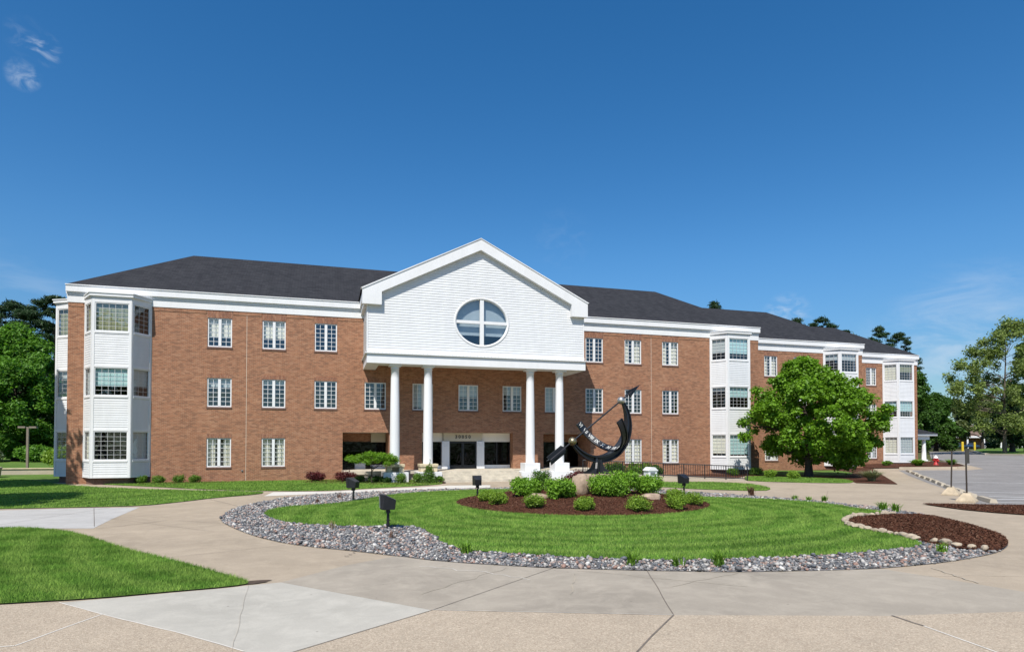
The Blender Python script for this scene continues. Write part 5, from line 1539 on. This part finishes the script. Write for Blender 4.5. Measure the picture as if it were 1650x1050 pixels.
def crown_blobs(half, n, r0, r1, seed, depth=1.0, flat=(.62, .85)):
    """half: list of (z, left, right) outline; fills it with n blobs"""
    r = random.Random(seed); spec = []
    zs = [h[0] for h in half]
    def lr(z):
        for a, b in zip(half[:-1], half[1:]):
            if a[0] <= z <= b[0]:
                t = (z - a[0]) / (b[0] - a[0]); return a[1] + (b[1] - a[1]) * t, a[2] + (b[2] - a[2]) * t
        return half[-1][1], half[-1][2]
    tries = 0
    while len(spec) < n and tries < n * 60:
        tries += 1
        z = r.uniform(zs[0], zs[-1]); l, q = lr(z); c = (l + q) / 2; hw = (q - l) / 2
        a = r.uniform(0, 2 * PI); k = r.uniform(.15, 1) ** .5
        rad_ = r.uniform(r0, r1)
        kk = max(0.0, hw - rad_ * .75)
        u = c + math.cos(a) * k * kk; v = math.sin(a) * k * kk * depth
        spec.append((u, v, z, rad_))
    return local_blobs(spec, seed + 1, flat)

# the maple in front of the right wing
mx_, my_ = PTS['tree'][0]
half = [(1.0, .4, 3.6), (1.7, -2.6, 4.4), (2.4, -4.0, 4.8), (3.0, -3.9, 5.0), (4.5, -4.2, 5.0), (5.5, -3.6, 3.9), (6.1, -2.4, 3.2), (6.8, -1.9, 1.2), (7.7, -1.1, .6)]
spec_bl = crown_blobs(half, 48, .65, 1.0, 21, .85, (.7, .95)) + crown_blobs(half, 120, .30, .62, 22, 1.0, (.7, 1.0))
spec_bl += local_blobs([(-4.15, .3, 3.55, .45), (-4.2, -.2, 2.6, .45), (4.9, 0, 3.3, .5), (4.6, .4, 2.2, .5), (2.9, -.4, 6.2, .45), (3.5, .1, 5.6, .5), (-.4, 0, 7.6, .45), (-3.4, 0, 5.7, .4), (-2.3, 0, 6.3, .4), (1.2, .2, 7.1, .35), (-1.3, -.3, 7.4, .35), (5.1, -.3, 4.4, .4), (2.4, -.8, 1.1, .4), (3.4, .2, 1.0, .35)], 5)
tree('maple_tree', 'leafy maple with broad low crown and dark trunk before the right wings', 'tree', (mx_, my_, .02), spec_bl, 80000, .085, 'maple', .24, (-.05, .1, 5.6), 3, limbs=48, shell=.35, aspect=.75, upbias=.75)

# left: the tall broadleaf and the pines behind it
def generic(name, label, cat, loc, h, wl, n, size, leaf, seed, group=None, low=.08, nb=46, rr=(.12, .2), tr=.3, bark='bark', prof=None, upbias=.5, aspect=.6, shell=.5, limbs=12):
    prof = prof or [(0, .7), (.2, .95), (.45, 1), (.7, .82), (.88, .5), (1, .18)]
    half = [(h * (low + (1 - low) * k * .96), -wl * q, wl * q) for k, q in prof]
    bl = crown_blobs(half, nb, h * rr[0] * .6, h * rr[1] * .6, seed, 1.0, (.30, .48) if 'pine' in name else (.55, .8) if 'spruce' in name else (.75, 1.0))
    return tree(name, label, cat, loc, bl, n, size, leaf, tr, (0, 0, h * .8), seed, bark, group, shell=shell, upbias=upbias, aspect=aspect, limbs=limbs)
generic('broadleaf_tree', 'huge bright green tree filling the left edge beside the building', 'tree', (-31.2, 38.8, .4), 14.2, 6.4, 75000, .15, 'decid', 31, tr=.3, nb=190, rr=(.08, .17), shell=.4)
generic('broadleaf_tree', 'lower green tree at the far left edge, left of the huge bright tree', 'tree', (-37.8, 37.0, .4), 11.5, 5.0, 36000, .15, 'decid', 32, tr=.3, nb=110, rr=(.09, .18), shell=.4)
generic('broadleaf_tree', 'darker green tree close behind the left end bay of the building', 'tree', (-24.4, 39.5, .4), 9.0, 4.4, 22000, .18, 'darkleaf', 33, tr=.3, nb=46)
PP = [(0, .9), (.2, 1), (.4, .95), (.6, .85), (.8, .7), (.93, .45), (1, .12)]
for i, (lab, x, y, h, wl) in enumerate((('tall dark pine behind the huge bright tree at the left', -40.0, 60, 21.3, 7.6), ('dark pine nearest to the left end bay, its top beside the eaves', -33.2, 54, 21.0, 6.8), ('dark pine at the far left edge, behind the other two', -46.5, 66, 21.0, 6.5))):
    generic('pine_tree', lab, 'pine', (x, y, .4), h, wl, 46000, .24, 'pine', 41 + i, 'pines left of the building', low=.25, nb=170, rr=(.04, .10), tr=.35, prof=PP, upbias=.2, aspect=.17, shell=.15)
def bush(name, label, cat, loc, w_, h, n, size, leaf, seed, group=None, lumps=9, aspect=.55, d=None, shell=.6, upbias=.4):
    rng = np.random.default_rng(seed); r = random.Random(seed); d = d or w_
    bl = [(0, 0, h * .42, w_ * .34, d * .34, h * .44)]
    for i in range(lumps):
        a = 2 * PI * i / lumps + r.uniform(-.3, .3); k = r.uniform(.40, .62)
        bl.append((math.cos(a) * w_ * .5 * k, math.sin(a) * d * .5 * k, h * r.uniform(.28, .60), w_ * r.uniform(.17, .25), d * r.uniform(.17, .25), h * r.uniform(.24, .36)))
    V, F = leaf_cloud(bl, n, size, rng, shell, upbias, aspect)
    V[:, 2] = np.maximum(V[:, 2], 0.005)
    t = thing(name, label, cat, loc, group)
    o = mesh_np('foliage', V, F, MAT[leaf]); o.parent = t
    mb = MB()
    for b_ in bl[:8]:
        limb_mesh(mb, (r.uniform(-.06, .06) * w_, r.uniform(-.06, .06) * d, -.02), b_[:3], .018 * max(w_, .6), .006, rng, 3)
    mb.build('stems', MAT['bark'], t, local=True)
    return t
bush('rounded_shrub', 'yellow green rounded bush beside the lamp post', 'shrub', (-18.5, 14.7, .42), 2.9, 1.75, 5200, .075, 'limebush', 51, lumps=12)
for i, (x, y, w_, h) in enumerate(((-27.5, 33.5, 4.0, 2.0), (-23.5, 34.5, 4.4, 2.4), (-31.5, 33, 3.8, 1.7))):
    bush('undergrowth_shrub', ['pale green undergrowth shrub under the huge left tree, middle of three', 'pale green undergrowth shrub right of the lamp post, under the trees', 'pale green undergrowth shrub at the left edge, under the trees'][i], 'shrub', (x, y, .4), w_, h, 2600, .13, 'bluegreen' if i else 'decid', 55 + i, 'undergrowth below the left trees')
# two unseen trees, added to cast the shade on lawn and end bay
generic('shade_tree', 'unseen tree at the left, added to shade the lawn', 'tree', (-15.6, -15.4, .02), 11.0, 4.0, 15000, .19, 'decid', 61, 'shade trees left of the drive', low=.32, nb=40)
generic('shade_tree', 'taller unseen tree at the left, added to shade the end bay', 'tree', (-19.9, -4.6, .02), 16.0, 3.8, 16000, .19, 'decid', 62, 'shade trees left of the drive', low=.30, nb=44)

# behind the roofs: pine tops
for i, (lab, x, y, h, wl) in enumerate((('pine tip above the roof left of the step to the second wing', 50.4, 34.5, 21.0, 2.3), ('small pine tip above the roof of the middle wing', 68.4, 39.6, 20.6, 2.8), ('dark pine crown above the roof of the middle wing', 74.4, 40.9, 21.6, 4.4), ('low pine crown above the hip of the farthest wing', 81.5, 43.5, 20.4, 3.6),
        ('dark pine above the right end of the roof, left one of two', 89.6, 44.5, 21.5, 3.4), ('ragged dark pine above the right end of the roof, right one of two', 95.2, 45.8, 20.9, 4.2))):
    generic('pine_tree', lab, 'pine', (x, y, 1.0), h, wl, 15000, .22, 'pine', 71 + i, 'pines behind the roofs', low=.4, nb=120, rr=(.03, .07), tr=.22, prof=PP, upbias=.2, aspect=.17, shell=.15)

# right background
generic('broadleaf_tree', 'dark green tree right behind the far end of the building', 'tree', (82.0, 31.5, 1.1), 11.2, 3.6, 20000, .18, 'darkleaf', 81, nb=55)
generic('broadleaf_tree', 'mid green tree behind the side porch', 'tree', (89.5, 34.5, 1.1), 8.8, 4.0, 18000, .18, 'darkleaf', 82, nb=50)
# open oak, tall with gaps
ox, oy = 78.0, 16.2
half = [(3.0, -3.6, 4), (5, -5.6, 4.6), (7, -7.0, 5), (9.5, -6.8, 5.2), (12, -5.0, 5.2), (14, -2.4, 4.5), (15.7, -.4, 3)]
bl = crown_blobs(half, 120, .50, 1.10, 84, .75, (.8, 1.1))
tree('oak_tree', 'tall open oak with gaps of sky between its branches at the right edge', 'tree', (ox, oy, T(ox, oy)), bl, 30000, .125, 'oak', .19, (.3, 0, 12.8), 84, 'palebark', shell=.0, limbs=60, aspect=.6)
generic('spruce_tree', 'dark spruce on the grass island, in front of the oak', 'spruce', (85.8, 20.8, 1.1), 9.0, 3.0, 17000, .17, 'spruce', 85, low=.08, nb=60, rr=(.07, .12), prof=[(0, .9), (.15, 1), (.5, .7), (.8, .4), (1, .1)], upbias=.15, aspect=.35)
generic('spruce_tree', 'broad dark spruce at the right edge of the photo', 'spruce', (90.6, 22.2, 1.1), 14.8, 4.6, 19000, .18, 'spruce', 86, low=.05, nb=60, rr=(.07, .12), prof=[(0, .9), (.15, 1), (.5, .75), (.8, .5), (1, .15)], upbias=.15, aspect=.35)
for i, (x, y, h, wl, lf) in enumerate(((144, 76, 11.8, 7.5, 'hazegreen'), (158, 78, 13, 7.5, 'hazegreen'), (131, 70, 10.5, 6, 'decid'), (176, 84, 14, 9, 'hazegreen'), (117, 60, 10.5, 6.5, 'darkleaf'), (104, 52, 11.5, 6.5, 'darkleaf'), (140, 60, 9.5, 5, 'bluegreen'))):
    generic('far_tree', ['yellow green far tree behind the low house, left of its roof', 'yellow green far tree above the low house', 'green far tree left of the low house', 'tallest far tree, behind the spruces', 'dark far tree right of the building, beyond the parking lot', 'dark far tree nearest to the end of the building', 'bluish far tree beside the low house'][i], 'tree', (x, y, 1.1), h, wl, 9000, .30, lf, 91 + i, 'trees beyond the parking lot', low=.22, nb=40, tr=.35)
# far left screen so that the meadow has an edge
for i in range(7):
    generic('far_tree', 'far green tree behind the trees at the left', 'tree', (-75 + i * 9.5, 84 + (i % 3) * 6, .4), 12 + (i * 37 % 5), 6.5, 5000, .42, 'darkleaf', 120 + i, 'trees far behind on the left', nb=26)

# ------------------------------------------------------------------ planting
bs = PTS['big_shrubs']
spec = [((6.75, -18.0), 1.25, .80, 'bright green shrub at the left end of the bed, above the low tan boulder'), ((7.55, -19.2), 1.22, .80, 'bright green shrub just left of the tall tan boulder'),
        ((9.15, -19.3), 1.55, .95, 'largest bright green shrub, right of the tall tan boulder'), ((10.1, -18.6), 1.35, .95, 'bright green shrub behind the largest one, under the sundial'), ((11.3, -18.2), 1.25, .80, 'bright green shrub at the right end of the bed, by the white box')]
for i, ((x, y), w_, h, lab) in enumerate(spec):
    bush('leafy_shrub', lab, 'shrub', (x, y, .04 + mound(x, y) - .03), w_, h, 4600, .038, 'shrub', 200 + i, 'large shrubs of the sundial bed', lumps=12)
lab = ['small round shrub at the far left of the mulch bed, rear one of a pair', 'small round shrub at the far left of the mulch bed, front one of a pair', 'small round shrub in front of the low tan boulder', 'small round shrub at the front of the bed, below the tall boulder', 'small round shrub at the front of the bed, left of the flat grey boulder', 'small round shrub at the right of the bed, rearmost of three', 'small round shrub at the right of the bed, nearest of three', 'small round shrub at the far right of the bed, rightmost of three']
sz = [.72, .78, .80, .74, .86, .72, .82, .78]
for i, (x, y) in enumerate(PTS['small_shrubs']):
    bush('small_shrub', lab[i], 'shrub', (x, y, .04 + mound(x, y) - .02), sz[i], sz[i] * .66, 2300, .024, 'limebush', 220 + i, 'small shrubs of the sundial bed', lumps=11)
bush('dwarf_conifer', 'dwarf conical evergreen beside the right white pedestal', 'shrub', (7.75, -16.6, .3), .78, 1.05, 2400, .03, 'conifer', 231, lumps=8)
bush('boxwood_ball', 'small clipped boxwood ball behind the left shrubs, under the arrow tail', 'shrub', (8.35, -16.2, .36), .44, .50, 1100, .022, 'boxwood', 232, 'clipped boxwood balls')
bush('boxwood_ball', 'small clipped boxwood ball left of the sundial foot', 'shrub', (9.0, -16.9, .42), .52, .55, 1300, .022, 'boxwood', 233, 'clipped boxwood balls')
bush('barberry_shrub', 'dark red barberry just left of the sundial foot', 'shrub', (9.55, -15.6, .40), 1.25, .78, 2300, .034, 'barberry', 234, 'dark red barberries')
for i, (x, y) in enumerate(((-9.6, -.55), (-8.75, -.6), (-7.75, -.6), (-6.95, -.6))):
    bush('low_shrub', ['small green shrub against the brick wall, next to the left bay', 'small green shrub against the left brick wall, second from the bay', 'small green shrub against the left brick wall, third from the bay', 'small green shrub against the left brick wall, farthest from the bay'][i], 'shrub', (x, y, .02), .76, .52, 1300, .03, 'boxwood', 240 + i, 'small shrubs at the left wall')
bush('barberry_shrub', 'dark red barberry against the brick wall, left one of two', 'shrub', (-.55, -1.25, .02), 1.25, .66, 2300, .036, 'barberry', 250, 'dark red barberries')
bush('barberry_shrub', 'dark red barberry beside the umbrella tree, right one of two', 'shrub', (1.1, -1.9, .02), 1.35, .70, 2500, .036, 'barberry', 251, 'dark red barberries')
# umbrella shaped small tree
ux_, uy_ = 2.42, -3.45
r_ = random.Random(3); bl = []
for i in range(34):
    a = r_.uniform(0, 2 * PI); k = math.sqrt(r_.uniform(0, 1)) * 1.32
    bl.append((math.cos(a) * k, math.sin(a) * k, 1.50 - .30 * (k / 1.3) ** 2 + r_.uniform(-.14, .14), .34, .34, .17))
tree('umbrella_tree', 'small umbrella shaped tree with a flat green crown at the left recess', 'tree', (ux_, uy_, .02), bl, 9500, .045, 'maple', .055, (.03, 0, 1.45), 260, limbs=16, shell=.35, upbias=.8, aspect=.45)
for i, (x, y, w_) in enumerate(((1.75, -3.0, .9), (2.6, -3.15, 1.0), (3.2, -3.6, .8))):
    bush('creeping_juniper', ['low dark juniper under the umbrella tree, nearest the barberry', 'low dark juniper around the stem of the umbrella tree', 'low dark juniper right of the umbrella tree stem'][i], 'shrub', (x, y, .02), w_, .42, 1300, .04, 'darkleaf', 265 + i, 'junipers under the umbrella tree')
bush('boxwood_ball', 'round boxwood in front of the left white plinth', 'shrub', (3.95, -4.25, .02), .78, .68, 1900, .028, 'boxwood', 270, 'round boxwoods before the porch')
bush('boxwood_ball', 'round boxwood between the two left plinths', 'shrub', (4.85, -4.35, .02), .70, .64, 1800, .028, 'boxwood', 271, 'round boxwoods before the porch')
def cone(name, label, loc, w_, h, n, size, leaf, seed):
    rng = np.random.default_rng(seed); bl = []
    for k in range(7):
        t_ = k / 6; rr_ = w_ * .5 * (1 - t_ * .86)
        m_ = max(1, int(6 * (1 - t_)) + 1)
        for j in range(m_):
            a = 2 * PI * j / m_ + k
            bl.append((math.cos(a) * rr_ * .55, math.sin(a) * rr_ * .55, h * (.08 + .84 * t_), max(.07, rr_ * .55), max(.07, rr_ * .55), h * .10))
    return tree(name, label, 'shrub', loc, bl, n, size, leaf, .03, (0, 0, h * .85), seed, limbs=6)
cone('cone_evergreen', 'small conical evergreen beside the left of the porch steps', (5.45, -4.4, .02), 1.05, 1.28, 3800, .030, 'conifer', 272)
bush('low_shrub', 'tiny green shrub at the foot of the conical evergreen', 'shrub', (6.05, -4.35, .02), .6, .44, 1000, .03, 'boxwood', 273)
for i, (x, y, w_) in enumerate(((26.6, -2.2, .95), (28.3, -2.4, .95), (27.2, -5.2, .85), (27.5, -6.9, .85))):
    bush('low_shrub', ['round green shrub behind the railing, before the right bay, left one', 'round green shrub behind the railing, before the right bay, right one', 'round green shrub just right of the railing end', 'round green shrub between the railing end and the maple'][i], 'shrub', (x, y, .02), w_, .62, 1700, .035, 'boxwood' if i < 2 else 'limebush', 280 + i, 'round shrubs by the right bay')
for i, (x, y, w_, h, lf) in enumerate(((18.1, -1.6, 1.9, 1.15, 'darkleaf'), (19.6, -2.0, 1.8, 1.05, 'boxwood'), (20.6, -2.2, 1.3, .9, 'darkleaf'))):
    bush('leafy_shrub', ['dark shrub behind the railing under the right windows, left one', 'lighter shrub behind the railing under the right windows, middle one', 'dark shrub behind the railing under the right windows, right one'][i], 'shrub', (x, y, .02), w_, h, 2600, .05, lf, 290 + i, 'shrubs behind the railing')
def tuft(name, label, cat, loc, h, n, leaf, seed, spread=.5, wd=.012, group=None):
    """arching strap leaves from one root"""
    rng = np.random.default_rng(seed)
    a = rng.uniform(0, 2 * PI, n); L_ = h * rng.uniform(.6, 1.2, n); out = spread * rng.uniform(.25, 1.1, n)
    bx3 = rng.normal(0, .045, n); by3 = rng.normal(0, .045, n)
    dx, dy = np.cos(a), np.sin(a)
    V = np.zeros((n, 7, 3)); 
    for i, t_ in enumerate((0, .4, .75)):
        cx3 = bx3 + dx * out * L_ * t_ ** 1.5; cy3 = by3 + dy * out * L_ * t_ ** 1.5; cz3 = L_ * (t_ - .35 * out * t_ ** 2.5)
        w3 = wd * (1.0, 1.0, .7)[i]
        V[:, 2 * i] = np.stack([cx3 - dy * w3, cy3 + dx * w3, cz3], -1); V[:, 2 * i + 1] = np.stack([cx3 + dy * w3, cy3 - dx * w3, cz3], -1)
    V[:, 6] = np.stack([bx3 + dx * out * L_ * 1.15, by3 + dy * out * L_ * 1.15, L_ * (1.02 - .45 * out)], -1)
    base = np.arange(n)[:, None] * 7
    F4 = np.concatenate([base + np.array([[0, 1, 3, 2]]), base + np.array([[2, 3, 5, 4]]), base + np.array([[4, 5, 6, 6]])])
    me_v = V.reshape(-1, 3)
    me = bpy.data.meshes.new(name)
    fs = [tuple(f) if f[2] != f[3] else tuple(f[:3]) for f in F4.tolist()]
    me.from_pydata(me_v.tolist(), [], fs); me.materials.append(MAT[leaf])
    o = bpy.data.objects.new(name, me); COL.objects.link(o); o.location = loc
    return tag(o, label, cat, group)
ll = ['daylily clump at the front pebble edge, left one of three', 'daylily clump at the front pebble edge, middle and smallest of three', 'daylily clump at the front pebble edge, right one of three', 'grassy clump where the pebbles narrow, front left of the lawn', 'small daylily in the pebbles in front of the side mulch bed',
      'small daylily at the back pebble edge, farthest left of three', 'small daylily at the back pebble edge, middle of three', 'larger daylily at the back pebble edge, nearest of three', 'daylily behind the side mulch bed, left one of a pair', 'daylily behind the side mulch bed, right one of a pair']
hh = [.30, .24, .31, .26, .24, .18, .18, .24, .32, .30]
for i, (x, y) in enumerate(PTS['lilies']):
    tuft('daylily', ll[i], 'plant', (x, y, .03), hh[i], 60 if i not in (1, 4, 5, 6) else 36, 'lily', 300 + i, .75 if i != 3 else .6, .010 if i < 5 else .014, 'daylilies along the pebble strip')
tl = ['dry reddish stalks in the pebbles behind the lawn, left of the second floodlight', 'dry reddish stalks in the pebbles, farther left', 'dry pale stalks at the front left edge of the lawn', 'dry reddish stalks below the nearest floodlight', 'dry brown twiggy clump at the back pebble edge, right of the bed', 'tiny weed at the back pebble edge']
for i, (x, y) in enumerate(PTS['twigs']):
    tuft('dry_stalks', tl[i], 'plant', (x, y, .03), (.30, .24, .22, .20, .42, .12)[i], 26 if i != 4 else 60, 'twig' if i != 2 else 'straw', 320 + i, .55, .006 if i != 4 else .012, 'dry perennials in the pebbles')
tuft('fescue_clump', 'grey green ornamental grass clump on the mulch right of the maple', 'plant', (30.1, -10.2, .02), .72, 420, 'fescue', 330, .95, .012).scale = (1.9, 1.1, 1)
tuft('fescue_clump', 'dry grass clump at the right edge of the mulch strip', 'plant', (24.6, -23.4, .02), .48, 240, 'fescue', 331, .9, .010).scale = (1.3, 1.2, 1)
for i, (x, y) in enumerate(PTS['hyd_grass']):
    tuft('grass_clump', ['green grass clump left of the hydrant', 'green grass clump right of the hydrant'][i], 'plant', (x + (-.7 if i == 0 else .9), y, T(x, y) + .05), .6, 260, 'lily', 335 + i, .9, .02, 'grass clumps by the hydrant').scale = (2.4 if i == 0 else 1.7, 1.2, 1)
for i, (x, y) in enumerate(((47.3, 4.6), (50.3, 4.2))):
    bush('low_shrub', ['tiny shrub in the mulch before the farthest single window', 'tiny shrub in the mulch before the farthest bay'][i], 'shrub', (x, y, T(x, y) + .05), 1.0, .5, 900, .05, 'boxwood', 340 + i, 'tiny shrubs before the farthest wing')

# ------------------------------------------------------------------ beyond the parking lot
def bollard(x, y, h, m, label, grp=None):
    z = T(x, y); mb = MB(); mb.lathe([(.17, 0), (.17, h - .12), (.15, h - .04), (.07, h)], (x, y, z), 14); o = mb.build('bollard', MAT[m], org=(x, y, z)); tag(o, label, 'bollard', grp)
MAT['yellow'] = simple('yellow_paint', (0.62, 0.44, 0.02), 0.6, 0.12)
(yx, yy), (zx, zy) = PTS['yellow']
bollard(yx, yy, 1.5, 'yellow', 'nearer yellow bollard beyond the parking lot', 'yellow bollards')
bollard(zx, zy, 1.5, 'yellow', 'farther yellow bollard, in front of the low house', 'yellow bollards')
bollard(101.5, 44, 1.0, 'white', 'white bollard left of the yellow ones')
def house(loc, w_, d, h, rh, rot, wallm, roofm, label):
    t = thing('low_house', label, 'house', loc, None, rot)
    mb = MB(); mb.box(-w_ / 2, w_ / 2, 0, d, 0, h); mb.build('wall', wallm, t, local=True)
    mb = MB(); e = 1.2
    mb.add([(-w_ / 2 - e, -3.0, h), (w_ / 2 + e, -3.0, h), (w_ / 2 + e, d + e, h), (-w_ / 2 - e, d + e, h), (-w_ / 2 + d * .3, d * .45, h + rh), (w_ / 2 - d * .3, d * .45, h + rh)], [(0, 1, 5, 4), (1, 2, 5), (2, 3, 4, 5), (3, 0, 4), (3, 2, 1, 0)])
    mb.build('roof', roofm, t, local=True)
    mb = MB(); mb.box(-w_ / 2 - e - .1, w_ / 2 + e + .1, -3.12, -2.95, h - .45, h + .1); mb.build('fascia', MAT['white'], t, local=True)
    for k in range(5):
        x = -w_ / 2 + 1 + k * (w_ - 2) / 4
        mb = MB(); mb.box(x - .2, x + .2, -2.9, -2.5, 0, h - .45); mb.build('porch_post', MAT['white'], t, local=True)
    for k in range(4):
        x = -w_ / 2 + 2.5 + k * (w_ - 5) / 3
        mb = MB(); mb.box(x - .8, x + .8, -.06, -.002, .9, 2.3); mb.build('window', MAT['darkglass2'], t, local=True)
MAT['darkglass2'] = simple('far_window', (0.03, 0.035, 0.04), 0.2, 0.1)
MAT['brownroof'] = simple('brown_shingle', (0.15, 0.10, 0.075), 0.9, 0.25, 2)
MAT['farwhite'] = simple('far_white_wall', (0.62, 0.62, 0.60), 0.7, 0.1, 1)
house((188, 101, 1.05), 19, 10, 3.6, 3.4, -.55, MAT['brick'], MAT['brownroof'], 'low brick house with a white fascia and brown roof beyond the parking lot')
t = thing('long_white_building', 'long white flat roofed building far behind the low house', 'building', (222, 136, 1.0), None, -.55)
mb = MB(); mb.box(-24, 24, 0, 14, 0, 8.4); mb.build('wall', MAT['farwhite'], t, local=True)
mb = MB(); mb.box(-24.3, 24.3, -.3, 14.3, 8.402, 8.9); mb.build('parapet', MAT['white'], t, local=True)
for k in range(9):
    mb = MB(); mb.box(-22 + k * 5, -19 + k * 5, -.06, -.002, 5.6, 7.4); mb.build('window', MAT['darkglass2'], t, local=True)
def car(loc, rot, m, label):
    t = thing('parked_car', label, 'car', loc, 'cars parked beyond the lot', rot)
    mb = MB(); mb.prism_xz([(-2.3, .35), (2.3, .35), (2.35, .62), (2.25, .85), (1.1, .98), (-2.1, .98), (-2.35, .8)], -.88, .88); mb.build('body', MAT[m], t, bevel=.06, local=True)
    mb = MB(); mb.prism_xz([(-1.75, .982), (1.0, .982), (.35, 1.42), (-1.2, 1.44)], -.76, .76); mb.build('windows', MAT['darkglass2'], t, local=True)
    mb = MB(); mb.prism_xz([(-1.25, 1.442), (.38, 1.422), (.2, 1.48), (-1.1, 1.5)], -.72, .72); mb.build('roof', MAT[m], t, local=True)
    for x in (-1.45, 1.45):
        for y in (-.86, .86):
            mb = MB(); mb.tube([(x, y - .1, .33), (x, y + .1, .33)], .33, 16); mb.build('wheel', MAT['black'], t, local=True)
MAT['carblue'] = simple('car_blue', (0.03, 0.07, 0.14), 0.3, 0.1)
MAT['carwhite'] = simple('car_white', (0.70, 0.71, 0.72), 0.3, 0.05)
MAT['carsilver'] = simple('car_silver', (0.40, 0.42, 0.44), 0.3, 0.05)
for loc, rot, m, lab in (((168.5, 92.2, 1.1), .25, 'carblue', 'dark blue parked car beyond the lot, left one of two blue ones'), ((172.5, 87.0, 1.1), .3, 'carwhite', 'white parked car beyond the lot, beside the dark spruces'),
                         ((152, 82.8, 1.1), .9, 'carsilver', 'pale parked car beyond the lot, under the dark trees'), ((182, 98.6, 1.1), .25, 'carblue', 'dark blue parked car beyond the lot, right one of two blue ones'),
                         ((176, 81, 1.1), .3, 'carwhite', 'white parked car at the right edge, behind the spruces')):
    car(loc, rot, m, lab)
